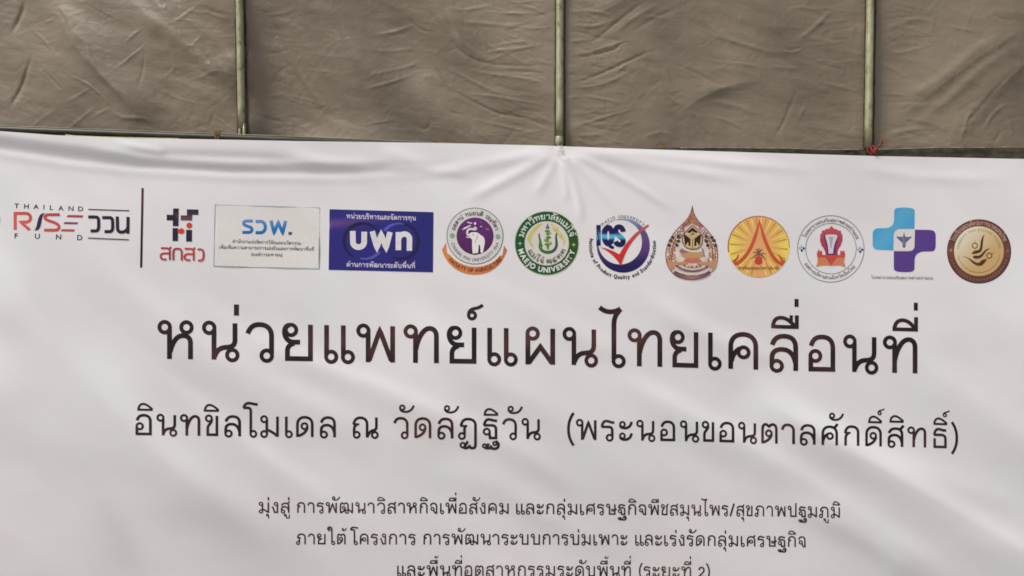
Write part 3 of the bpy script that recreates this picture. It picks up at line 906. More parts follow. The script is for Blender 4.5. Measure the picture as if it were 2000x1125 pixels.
# -- outlined card with blue letters
e = Emblem('thin outlined card with large blue lettering and fine print', 410, 390, 7.757)
e.fill('card', 'M 80 82 L 1662 125 L 1652 1048 L 62 1008 Z', (232, 230, 226))
e.polys('frame', strip([(80, 82), (870, 103), (1662, 125), (1657, 590), (1652, 1048), (860, 1028), (62, 1008), (71, 545)], 13, True), (140, 160, 172))
bl = lambda x, y: lerp((108, 150, 206), (8, 112, 184), (y-320)/170)
e.stroke('blue_lettering', 'M 652 326 L 560 322 C 500 326 498 372 540 392 L 605 414 C 652 434 650 494 590 496 L 490 496', 48, bl, grid=3)
e.stroke('blue_lettering', 'M 692 332 L 770 330 C 862 332 862 500 770 500 L 690 500', 50, bl, grid=3)
e.stroke('blue_lettering', 'M 925 316 L 972 505 L 1036 345 L 1102 508 L 1146 322', 50, bl, grid=3)
e.rect('blue_lettering', 1190, 488, 1243, 534, (70, 84, 110))
fp = lambda x, y: lerp((96, 82, 60), (76, 62, 100), math.sin(x/90)*.5+.5)
e.word('fine_print', 'สำนักงานเร่งรัดการวิจัยและนวัตกรรม', 345, 1380, (655, 686), 40, fp, 17)
e.word('fine_print', 'เพื่อเพิ่มความสามารถการแข่งขันและการพัฒนาพื้นที่', 140, 1575, (742, 775), 40, fp, 17)
e.word('fine_print', '(องค์การมหาชน)', 628, 1098, (850, 861), 38, fp, 17)
e.done()

# -- blue card with white letters
e = Emblem('solid blue card with linked rings and white lettering', 630, 395, 7.757)
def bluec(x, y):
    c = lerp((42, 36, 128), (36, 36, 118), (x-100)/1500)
    k = math.exp(-((y-330+0.1*(x-100))/70)**2)*max(0, 1-(x-100)/1000)  # purple sheen of a reflection, painted as a band on the card
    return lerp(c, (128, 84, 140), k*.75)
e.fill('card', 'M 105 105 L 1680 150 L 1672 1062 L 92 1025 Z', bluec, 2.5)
def ringpts(cx, cy, rx, ry, a0, a1, n_=40):
    return [(cx+rx*math.sin(math.radians(a0+(a1-a0)*i/n_)), cy-ry*math.cos(math.radians(a0+(a1-a0)*i/n_))) for i in range(n_+1)]
tw = lambda s: 56*math.sin(math.pi*min(max(s, .04), .96))**.4
e.polys('linked_ring', strip(ringpts(610, 590, 285, 268, 60, -150), tw), lambda x, y: (26, 16, 66), None)
e.polys('linked_ring', strip(ringpts(1190, 592, 262, 268, -8, 210), tw), lambda x, y: (30, 18, 72), None)
e.polys('linked_ring', strip(ringpts(640, 596, 270, 262, 195, 125), lambda s: 20+34*s), (88, 86, 176), None)
e.polys('linked_ring', strip(ringpts(1160, 585, 270, 262, 15, -55), lambda s: 16+40*s), (84, 84, 186), None)
wh = (226, 224, 224)
e.stroke('white_lettering', 'M 457 436 L 460 600 C 462 706 630 706 630 600 L 632 446', 86, wh, grid=3)
e.stroke('white_lettering', 'M 752 440 L 824 686 L 888 490 L 963 690 L 1022 452', 82, wh, grid=3)
e.stroke('white_lettering', 'M 1148 726 L 1150 452', 84, wh, grid=3)
e.stroke('white_lettering', 'M 1155 560 C 1160 458 1316 452 1318 562 L 1314 735', 82, wh, grid=3)
e.word('fine_print', 'หน่วยบริหารและจัดการทุน', 362, 1412, (244, 274), 58, (214, 208, 226), 19)
e.word('fine_print', 'ด้านการพัฒนาระดับพื้นที่', 367, 1397, (974, 1000), 58, (214, 208, 226), 19)
e.done()

# -- university seal with elephant
e = Emblem('round seal with a white elephant on purple and an orange ribbon', 855, 395, 7.5)
e.fill('ribbon', 'M 118 590 L 62 700 C 120 900 290 1060 545 1062 C 800 1060 950 900 1015 700 L 970 630 L 948 778 L 905 785 C 830 890 700 942 555 945 C 400 942 260 880 175 765 L 135 745 Z', lambda x, y: lerp((222, 138, 74), (206, 118, 68), (x-100)/800))
e.disc('disc', 545, 495, 408, (222, 220, 216))
e.ring('rim', 545, 495, 410, 12, (104, 136, 112))
e.disc('purple_disc', 547, 495, 272, lambda x, y: lerp((104, 44, 116), (86, 36, 92), (y-250)/400))
wt = (244, 236, 242)
for p_, w_ in [('M 360 398 L 482 340', 22), ('M 745 402 L 598 338', 22), ('M 432 292 L 515 310', 15), ('M 666 296 L 600 312', 15), ('M 484 256 L 520 292', 9), ('M 612 262 L 585 292', 12), ('M 530 242 L 543 272', 8), ('M 574 242 L 562 272', 8)]:
    e.stroke('ray', p_, w_, wt, up=False)
e.disc('ray', 546, 312, 15, wt, 22)
e.disc('elephant', 545, 745, 60, (46, 22, 44), 26)
e.fill('elephant', 'M 452 470 C 470 440 520 430 565 440 C 600 446 615 475 640 487 C 690 510 696 560 684 620 L 662 738 L 628 738 L 622 660 C 614 606 596 620 598 664 L 590 742 L 512 752 C 506 700 500 620 504 545 C 480 532 468 510 452 497 Z', (244, 238, 238))
e.stroke('elephant', 'M 566 392 C 540 408 500 386 470 392 C 432 400 425 440 434 464 C 440 488 460 490 480 488', 30, (228, 220, 222))
e.disc('elephant', 548, 382, 27, (218, 208, 216), 24)
e.stroke('elephant', 'M 414 506 C 440 522 462 516 482 500', 12, (244, 238, 238))
e.stroke('elephant', 'M 455 432 C 490 440 540 430 560 418', 12, (40, 20, 36))
e.disc('elephant', 517, 476, 9, (120, 90, 120)); e.stroke('elephant', 'M 590 475 C 570 500 585 530 560 545 L 545 600', 7, (170, 146, 130))
e.stroke('elephant', 'M 606 735 C 612 690 600 650 610 625', 16, (52, 26, 44))
e.disc('dot', 212, 488, 36, (134, 176, 148)); e.disc('dot', 880, 503, 36, (134, 176, 148))
e.arc_thai('lettering', 'อตฺตานํ  ทมยนฺติ  ปณฺฑิตา', 545, 495, 306, -74, 74, 50, (92, 62, 92), True, 16)
e.arc_latin('lettering', 'CHIANG MAI UNIVERSITY 1964', 545, 495, 345, 254, 106, 46, (104, 82, 104), False, 0.0, .85)
e.arc_latin('ribbon_lettering', 'FACULTY OF AGRICULTURE', 545, 495, 500, 228, 131, 50, (128, 56, 26), False, 0.02, .9)
e.done()

# -- green university seal
e = Emblem('round seal with a dark green lettered ring', 995, 400, 7.5)
e.disc('halo', 547, 562, 470, (172, 184, 120))
e.disc('green_ring', 547, 562, 461, lambda x, y: lerp((18, 84, 52), (38, 82, 30), abs(x-400)/600))
e.disc('disc', 547, 565, 327, (176, 190, 140)); e.disc('disc', 547, 565, 320, (224, 218, 212))
yl = lambda x, y: lerp((216, 212, 140), (200, 192, 110), math.sin(x/25+y/31)*.5+.5)
e.stroke('leaf_scroll', 'M 486 280 C 430 300 380 340 340 400 C 300 450 280 490 300 540 C 310 580 330 610 345 612', lambda s: 18+46*math.sin(math.pi*min(1, s+.05)), yl)
e.stroke('leaf_scroll', 'M 612 282 C 650 300 640 360 690 380 C 730 400 740 450 770 480 C 810 520 815 560 790 592', lambda s: 18+44*math.sin(math.pi*min(1, s+.05)), yl)
e.stroke('leaf_scroll', 'M 706 310 C 716 340 700 370 690 400', 12, yl)
e.stroke('hull', 'M 436 420 C 422 480 470 520 446 590 C 440 660 500 697 562 697 C 650 694 700 640 690 540 C 680 480 680 450 698 412', lambda s: 20+26*math.sin(math.pi*min(1, max(0, s))), lambda x, y: lerp((60, 128, 56), (34, 92, 66), (x-430)/260))
e.fill('figure', 'M 560 268 L 590 352 L 528 352 Z', (96, 110, 112))
gn = lambda x, y: lerp((136, 164, 60), (66, 130, 40), math.sin(y/18)*.5+.5)
for x, y, a, b2 in [(556, 385, 40, 18), (562, 425, 30, 26), (572, 478, 40, 20), (555, 525, 26, 34), (556, 580, 46, 16), (562, 620, 20, 40), (465, 600, 20, 36), (600, 415, 16, 10), (520, 520, 12, 20), (604, 560, 12, 24)]:
    e.disc('figure', x, y, a, gn, b2)
e.arc_thai('ring_lettering', 'มหาวิทยาลัยแม่โจ้', 547, 562, 352, -76, 74, 70, (214, 226, 216), True, 19)
e.arc_latin('ring_lettering', 'MAEJO UNIVERSITY', 547, 562, 393, 258, 104, 72, (222, 228, 220), False, 0.045, .95)
star = lambda x, y, r_: [(x+(r_ if i % 2 == 0 else r_*.3)*math.sin(i*math.pi/4), y-(r_ if i % 2 == 0 else r_*.3)*math.cos(i*math.pi/4)) for i in range(8)]
e.polys('star', [star(155, 567, 40)], (150, 196, 168), None); e.polys('star', [star(942, 585, 40)], (176, 196, 120), None)
e.arc_thai('motto', 'แม่โจ้ ๒๔๗๗', 547, 562, 300, 248, 110, 66, (62, 84, 66), False, 14)
e.done()

# -- quality institute
e = Emblem('navy crescent with a red tick and bold striped initials', 1140, 405, 7.5)
N = 90
quads = []
for i in range(N):
    def pr(k):
        a = 2*math.pi*k/N
        o_ = (580+388*math.sin(a), 560-396*math.cos(a))
        i_ = (532+322*math.sin(a), 508-328*math.cos(a))
        if (i_[0]-580)**2/388**2+(i_[1]-560)**2/396**2 > .985: i_ = (580+(o_[0]-580)*.985, 560+(o_[1]-560)*.985)
        return o_, i_
    (a, b_), (c, d) = pr(i), pr(i+1)
    quads.append([a, c, d, b_])
def crc(x, y):
    c = lerp((150, 164, 204), (92, 82, 128), (y-160)/200)
    c = lerp(c, (96, 58, 124), (y-430)/150)
    return lerp(c, (26, 18, 84), (y-640)/200)
e.polys('crescent', quads, crc, None)
def iqs(x, y):
    k = math.exp(-((y-428)/40)**4)
    return lerp(lerp((40, 18, 80), (14, 14, 88), (y-250)/120), (82, 190, 220), k*1.05)
e.rect('bold_initial', 185, 258, 250, 560, iqs)
e.polys('bold_initial', strip(circle(358, 412, 56, 40, 118), lambda s: 78, True), iqs, 3)
e.stroke('bold_initial', 'M 365 535 C 380 575 400 585 442 588', 44, iqs, grid=3)
e.stroke('bold_initial', 'M 578 358 C 574 262 462 262 468 350 C 474 420 582 424 578 500 C 574 560 486 562 466 500', 74, iqs, grid=3)
e.fill('tick', 'M 240 585 C 340 596 440 640 522 688 C 600 540 730 370 940 250 L 960 262 C 900 330 850 340 800 400 C 690 520 610 640 545 858 C 480 750 380 640 240 585 Z', lambda x, y: lerp((150, 60, 50), lerp((212, 44, 42), (206, 92, 96), (650-y)/400), (x-240)/120))
e.arc_latin('lettering', 'MAEJO UNIVERSITY', 570, 565, 432, -46, 47, 46, (92, 82, 84), True, 0.0, .9)
e.arc_latin('lettering', 'Institute of Product Quality and Standardization', 568, 560, 462, 283, 81, 52, (34, 28, 34), False, 0.03, .9)
e.done()

# -- teardrop crest
e = Emblem('teardrop shaped bronze crest with a small medallion', 1280, 395, 7.03)
br, br2 = (158, 112, 84), (124, 82, 70)
drop = 'M 508 50 C 516 150 545 200 600 270 C 700 370 852 500 855 720 C 850 950 700 1060 500 1060 C 290 1060 145 950 145 720 C 150 500 310 360 410 265 C 475 190 500 130 508 50 Z'
e.fill('ground', drop, lambda x, y: lerp((232, 222, 216), (216, 196, 182), math.sin(x/21)*math.cos(y/25)*.5+.5))
e.fill('crown', 'M 508 50 C 516 150 545 200 600 270 L 640 310 L 560 330 L 508 290 L 450 330 L 380 305 L 410 265 C 475 190 500 130 508 50 Z', lambda x, y: lerp((196, 150, 128), (158, 108, 88), math.sin(y/9)*.5+.5))
for pts, _ in parse(drop, 30): dp = pts
dp = dp[:-1]
e.polys('outline', strip(dp, 14, True), lambda x, y: lerp(br, br2, math.sin(x/17+y/23)*.5+.5), None)
rs = random.Random(11)
for i in range(84):      # scrollwork along the rim
    k = i/84; q = dp[int(k*len(dp)) % len(dp)]
    if q[1] < 130: continue
    for m_ in (0.91, 0.81, 0.70) if 300 < q[1] < 900 else (0.88,):
        x = 505+(q[0]-505)*m_; y = 640+(q[1]-640)*m_
        a = rs.random()*6.28
        e.stroke('scrollwork', f'M {x-20*math.cos(a)} {y-20*math.sin(a)} C {x-10} {y+18} {x+14} {y-14} {x+20*math.cos(a)} {y+20*math.sin(a)}', 11,
                 rs.choice([(138, 82, 72), (170, 108, 80), (110, 66, 74), (196, 146, 96), (176, 96, 94)]), up=(i % 16 == 0))
for sx in (-1, 1):
    cx = 508
    e.disc('scrollwork', cx+sx*115, 318, 30, (172, 92, 96), 22)
    for x, y in [(193, 470), (190, 535), (211, 590), (268, 482), (298, 526), (318, 592)]:
        e.disc('leaf', cx+sx*x, y, 24, (64, 62, 56), 22, up=False)
    e.stroke('column', f'M {cx+sx*225} 520 C {cx+sx*300} 600 {cx+sx*260} 680 {cx+sx*290} 800', 16, (160, 96, 70))
    e.stroke('column', f'M {cx+sx*330} 640 C {cx+sx*300} 700 {cx+sx*310} 760 {cx+sx*290} 840', 20, (190, 140, 96))
    e.fill('wing', f'M {cx+sx*60} 810 C {cx+sx*150} 820 {cx+sx*300} 830 {cx+sx*350} 780 C {cx+sx*340} 860 {cx+sx*320} 930 {cx+sx*270} 950 C {cx+sx*290} 880 {cx+sx*180} 860 {cx+sx*60} 850 Z', (196, 148, 110))
e.disc('boat', 508, 725, 150, (200, 156, 104), 48); e.disc('boat', 508, 800, 125, (208, 112, 96), 30); e.disc('boat', 390, 670, 60, (168, 112, 116), 34)
e.stroke('boat', 'M 340 600 C 420 680 600 700 650 650', 22, (226, 218, 214)); e.stroke('boat', 'M 640 630 C 670 680 650 720 680 740', 22, (170, 130, 128))
for i in range(9): e.disc('bead', 400+i*27, 870+18*math.sin(i/8*math.pi), 12, rs.choice([(190, 150, 100), (120, 90, 60), (214, 196, 160)]), 16, up=False)
e.fill('medallion', 'M 510 305 C 590 370 658 440 652 525 C 645 620 590 650 510 650 C 420 650 362 590 362 510 C 368 430 440 370 510 305 Z', (138, 100, 74))
e.fill('medallion', 'M 510 325 C 580 380 642 445 638 525 C 632 606 585 636 510 636 C 430 636 378 585 378 512 C 384 440 445 385 510 325 Z', (212, 188, 140))
dkm = (46, 22, 30)
e.fill('medallion_figure', 'M 432 410 L 510 345 L 588 410 L 560 425 L 512 398 L 470 425 Z', dkm)
e.stroke('medallion_figure', 'M 488 455 L 512 425 L 536 445', 14, (80, 50, 30))
e.fill('medallion_figure', 'M 392 460 L 405 440 L 482 505 L 482 600 L 455 600 L 452 540 L 430 570 C 420 590 425 590 440 600 L 405 580 Z', dkm)
e.fill('medallion_figure', 'M 626 460 L 613 440 L 536 505 L 536 600 L 563 600 L 566 540 L 588 570 C 596 590 590 596 576 604 L 612 580 Z', dkm)
e.stroke('medallion_figure', 'M 510 640 L 510 505', 12, (150, 110, 60)); e.stroke('medallion_figure', 'M 440 450 L 510 505 L 580 450', 12, (198, 168, 110))
e.stroke('banderole', 'M 285 868 C 400 972 620 972 722 876', 26, (116, 74, 96)); e.stroke('banderole', 'M 300 890 C 420 985 600 985 705 898', 8, (190, 150, 140))
e.stroke('banderole', 'M 270 915 C 400 1010 620 1010 740 915', 34, (222, 206, 200)); e.stroke('banderole', 'M 255 960 C 380 1064 640 1064 748 956', 40, lambda x, y: lerp((104, 78, 100), (176, 120, 118), 1-abs(x-500)/240))
e.done()

# -- orange disc
e = Emblem('orange sunburst disc with a red gable shape', 1410, 405, 7.5)
def orc(x, y):
    c = lerp((236, 190, 100), (236, 172, 118), 1-abs(x-540)/240)
    k = max(0, (abs(x-540)-260)/180)*max(0, 1-abs(y-600)/330)
    return lerp(c, (244, 228, 96), k*1.5)
e.disc('disc', 540, 578, 452, orc)
e.polys('rim', strip(ringpts(540, 578, 447, 447, -100, 92, 60), lambda s: 22-12*s), (190, 112, 84), None)
for i in range(36):
    a = math.radians(i*10+5)
    if abs(math.sin(a)) < .18 and math.cos(a) < 0: continue
    r0, r1 = (200, 425)
    x0, y0, x1, y1 = 540+r0*math.sin(a), 570-r0*math.cos(a), 540+r1*math.sin(a), 578-r1*math.cos(a)
    e.stroke('ray', f'M {x0} {y0} L {x1} {y1}', (lambda s: 4+20*s), (204, 148, 62) if i % 2 else (250, 222, 130), up=(i == 0))
rr = lambda x, y: lerp((214, 98, 72), (196, 88, 46), (y-300)/450)
e.stroke('gable', 'M 551 180 C 535 300 470 500 415 605 C 350 720 280 805 205 830', lambda s: 12+40*min(1, s*3.2), rr, grid=4)
e.stroke('gable', 'M 549 180 C 570 300 630 500 690 620 C 750 740 800 800 885 832', lambda s: 12+40*min(1, s*3.2), rr, grid=4)
e.fill('gable', 'M 145 778 C 190 770 215 740 238 682 L 252 690 C 245 740 235 760 205 790 L 250 815 L 195 855 Z', (200, 84, 48))
e.fill('gable', 'M 935 780 C 890 775 860 740 845 690 L 832 700 C 838 745 850 770 880 795 L 840 815 L 885 860 Z', (200, 84, 48))
for x, y in [(420, 752), (450, 665), (490, 625), (540, 610), (600, 630), (650, 685), (655, 765), (470, 715), (610, 715), (520, 650), (570, 655)]:
    e.stroke('plant', f'M 541 705 C {(541+x)/2} {min(y, 690)-18} {(541+x)/2} {y-14} {x} {y}', lambda s: 6+12*math.sin(math.pi*min(1, s*.9+.1)), (130, 94, 46), up=False)
e.disc('plant', 538, 792, 60, (204, 66, 52), 50); e.disc('plant', 538, 742, 52, (196, 76, 62), 30); e.disc('plant', 544, 690, 20, (150, 86, 84), 20)
e.word('lettering', 'วิสาหกิจชุมชนสมุนไพรบ้านอินทขิล', 232, 832, (908, 910), 34, (128, 84, 44), 17)
e.done()

# -- health seal
e = Emblem('white seal of two thin circles around a red throne', 1550, 410, 7.5)
gy = (128, 126, 120)
e.ring('rim', 545, 570, 487, 9, gy); e.ring('rim', 547, 566, 370, 8, gy)
e.arc_thai('lettering', 'โรงพยาบาลส่งเสริมสุขภาพตำบลบ้านแปะ', 545, 570, 398, -66, 70, 40, (90, 86, 76), True, 15)
e.arc_thai('lettering', 'องค์การบริหารส่วนจังหวัดเชียงใหม่', 545, 570, 446, 240, 126, 40, (90, 86, 76), False, 15)
for cx, cy in ((120, 562), (975, 582)):
    e.disc('small_cross', cx-4, cy-28, 16, (150, 190, 220), up=False); e.disc('small_cross', cx-30, cy-4, 16, (150, 190, 220), up=False)
    e.disc('small_cross', cx+30, cy, 17, (36, 30, 84), up=False); e.disc('small_cross', cx, cy+30, 17, (30, 24, 66), up=False)
ob_ = 'M 556 232 L 592 275 L 640 284 L 655 305 L 688 300 L 700 345 L 718 372 L 712 400 L 720 440 L 700 480 L 690 520 L 655 570 L 640 620 L 650 672 L 470 672 L 466 620 L 440 560 L 408 520 L 398 480 L 384 440 L 392 410 L 386 372 L 408 345 L 416 300 L 450 300 L 470 282 L 520 272 Z'
e.fill('throne', ob_, lambda x, y: lerp((208, 84, 84), (160, 56, 90), (y-260)/360))
e.fill('throne', 'M 452 352 L 650 352 L 656 420 C 630 490 612 540 604 660 L 500 660 C 494 560 470 480 448 420 Z', (96, 46, 104))
e.fill('throne_figure', 'M 465 366 C 500 356 600 356 640 366 L 640 410 C 600 480 580 560 580 638 L 512 640 C 508 560 498 480 466 404 Z', (224, 214, 222))
e.fill('throne_figure', 'M 520 395 L 580 395 L 556 560 L 540 560 Z', (184, 172, 174))
e.fill('base', 'M 340 645 L 362 580 L 392 606 L 412 590 L 424 660 L 680 660 L 686 590 L 712 608 L 736 588 L 756 650 L 745 704 L 350 704 Z', (204, 82, 74))
e.fill('base', 'M 350 696 L 750 700 L 738 760 L 766 845 C 700 800 620 806 550 818 C 470 800 400 810 328 832 L 352 770 Z', (216, 134, 92))
e.fill('base', 'M 462 690 L 642 690 L 548 815 Z', (206, 78, 70))
e.done()

# -- two colour cross
e = Emblem('blue and purple rounded cross with a winged staff', 1690, 395, 6.82)
e.fill('blue_half', 'M 385 130 C 385 95 400 80 430 75 C 490 68 560 68 610 78 C 650 85 657 100 658 130 L 655 352 L 455 352 C 410 355 385 380 380 425 L 372 640 L 165 632 C 120 628 100 600 98 560 L 98 430 C 100 370 130 348 170 346 L 250 345 C 320 345 378 320 383 240 Z', lambda x, y: lerp((72, 168, 218), (92, 176, 216), math.sin(x/80+y/100)*.5+.5))
e.fill('purple_half', 'M 663 365 L 860 368 C 910 370 935 395 938 440 L 938 580 C 935 640 910 655 870 655 L 790 655 C 710 660 660 690 657 770 L 655 880 C 650 915 630 925 590 928 C 530 932 470 930 430 922 C 395 915 380 905 380 870 L 380 655 L 565 655 C 630 655 655 630 657 590 Z', (90, 62, 140))
e.fill('centre', 'M 660 358 L 455 360 C 412 362 390 388 386 428 L 378 648 L 565 648 C 625 648 650 625 652 588 Z', (228, 222, 218))
e.fill('winged_staff', 'M 405 455 L 500 462 L 516 398 L 534 462 L 628 458 L 566 516 L 542 538 L 534 600 L 512 612 L 498 596 L 492 540 L 460 512 Z', (98, 104, 140))
e.stroke('winged_staff', 'M 500 470 C 530 500 500 530 520 570', 8, (150, 168, 200))
e.word('lettering', 'โรงพยาบาลส่งเสริมสุขภาพตำบลบ้านแปะ', 78, 902, (1018, 1028), 30, (110, 106, 98), 15)
e.done()

# -- brown massage school seal
e = Emblem('brown ringed cream disc with two flowing figures', 1840, 415, 7.5)
e.disc('brown_ring', 542, 570, 470, (74, 48, 38))
e.disc('brown_ring', 538, 566, 458, lambda x, y: lerp((92, 56, 44), (116, 76, 66), math.sin(x/70)*math.cos(y/90)*.5+.5))
e.disc('cream_disc', 540, 566, 374, (124, 82, 40))
e.disc('cream_disc', 540, 566, 364, lambda x, y: lerp((236, 232, 212), (206, 172, 118), ((x-250)+(y-300))/760))
bw = (88, 52, 28)
e.fill('flowing_figure', 'M 628 318 C 590 380 606 480 585 550 C 556 606 500 606 430 612 C 450 570 480 550 512 554 C 556 556 560 500 566 430 C 576 370 600 336 628 318 Z', bw)
e.fill('flowing_figure', 'M 708 530 C 650 540 622 610 592 642 C 560 682 490 692 452 662 C 450 628 480 625 510 632 C 560 640 590 590 620 560 C 650 533 680 523 708 530 Z', bw)
e.fill('flowing_figure', 'M 300 650 C 360 632 420 690 472 718 C 520 752 550 738 570 708 C 592 684 630 688 662 678 C 636 720 606 790 540 782 C 460 772 430 720 388 682 C 360 658 330 652 300 650 Z', bw)
e.ring('flowing_figure', 480, 486, 38, 12, bw, 24); e.ring('flowing_figure', 692, 632, 38, 13, bw, 24)
e.stroke('flowing_figure', 'M 484 448 L 488 412', 5, bw); e.stroke('flowing_figure', 'M 722 610 L 760 596', 5, bw)
e.arc_thai('ring_lettering', 'โรงเรียนสอนศิลปะการนวดแผนไทย', 542, 570, 388, -68, 68, 52, (206, 164, 148), True, 17)
e.polys('star', [star(130, 552, 34)], (200, 150, 130), None); e.polys('star', [star(958, 562, 30)], (170, 110, 96), None)
e.arc_latin('disc_lettering', 'SONGKAN THAI MASSAGE SCHOOL', 540, 566, 312, -84, 84, 30, (142, 120, 84), True, 0.0, .8)
e.polys('disc_lettering', strip(ringpts(540, 566, 312, 312, 100, 258, 50), 8), (168, 142, 92), None)
for i in range(22):
    a = math.radians(108+i*6.8)
    e.stroke('ring_lettering', f'M {542+405*math.sin(a)} {570-405*math.cos(a)} L {542+430*math.sin(a+.02)} {570-430*math.cos(a+.02)}', 22, (148, 100, 88), up=(i == 0))
e.done()

# ------------------------------------------------------------------ tent
tent = empty('tent', (0, 0.05, 0), 'brown tarpaulin tent side with pale upright poles and a dark cross beam', 'tent')
TY = 0.085        # depth of the tarpaulin behind the banner
g = 2.0
txs = np.arange(-420, 2424, g); tys = np.arange(-240, 345, g)
TX, TYY = np.meshgrid(txs, tys)
TH = np.zeros_like(TX)
PX = [(459, 464), (1095, 1095), (1711, 1707)]          # pole centre at y=0 and at y=270
POLE_EXTRA = [-150, 2320]
for a, b_ in PX + [(POLE_EXTRA[0],)*2, (POLE_EXTRA[1],)*2]:
    c = a+(b_-a)*TYY/270
    TH += 7*mm*np.exp(-((TX-c)/40)**2) + 4*mm*np.exp(-((TX-c)/120)**2)      # cloth pulled against the poles
TH += 20*mm*vnoise(TX, TYY, 260, 90, 21, math.radians(50)) + 3.5*mm*vnoise(TX, TYY, 90, 40, 22, math.radians(35))
TH += 1.3*mm*vnoise(TX, TYY, 40, 17, 23, math.radians(20))
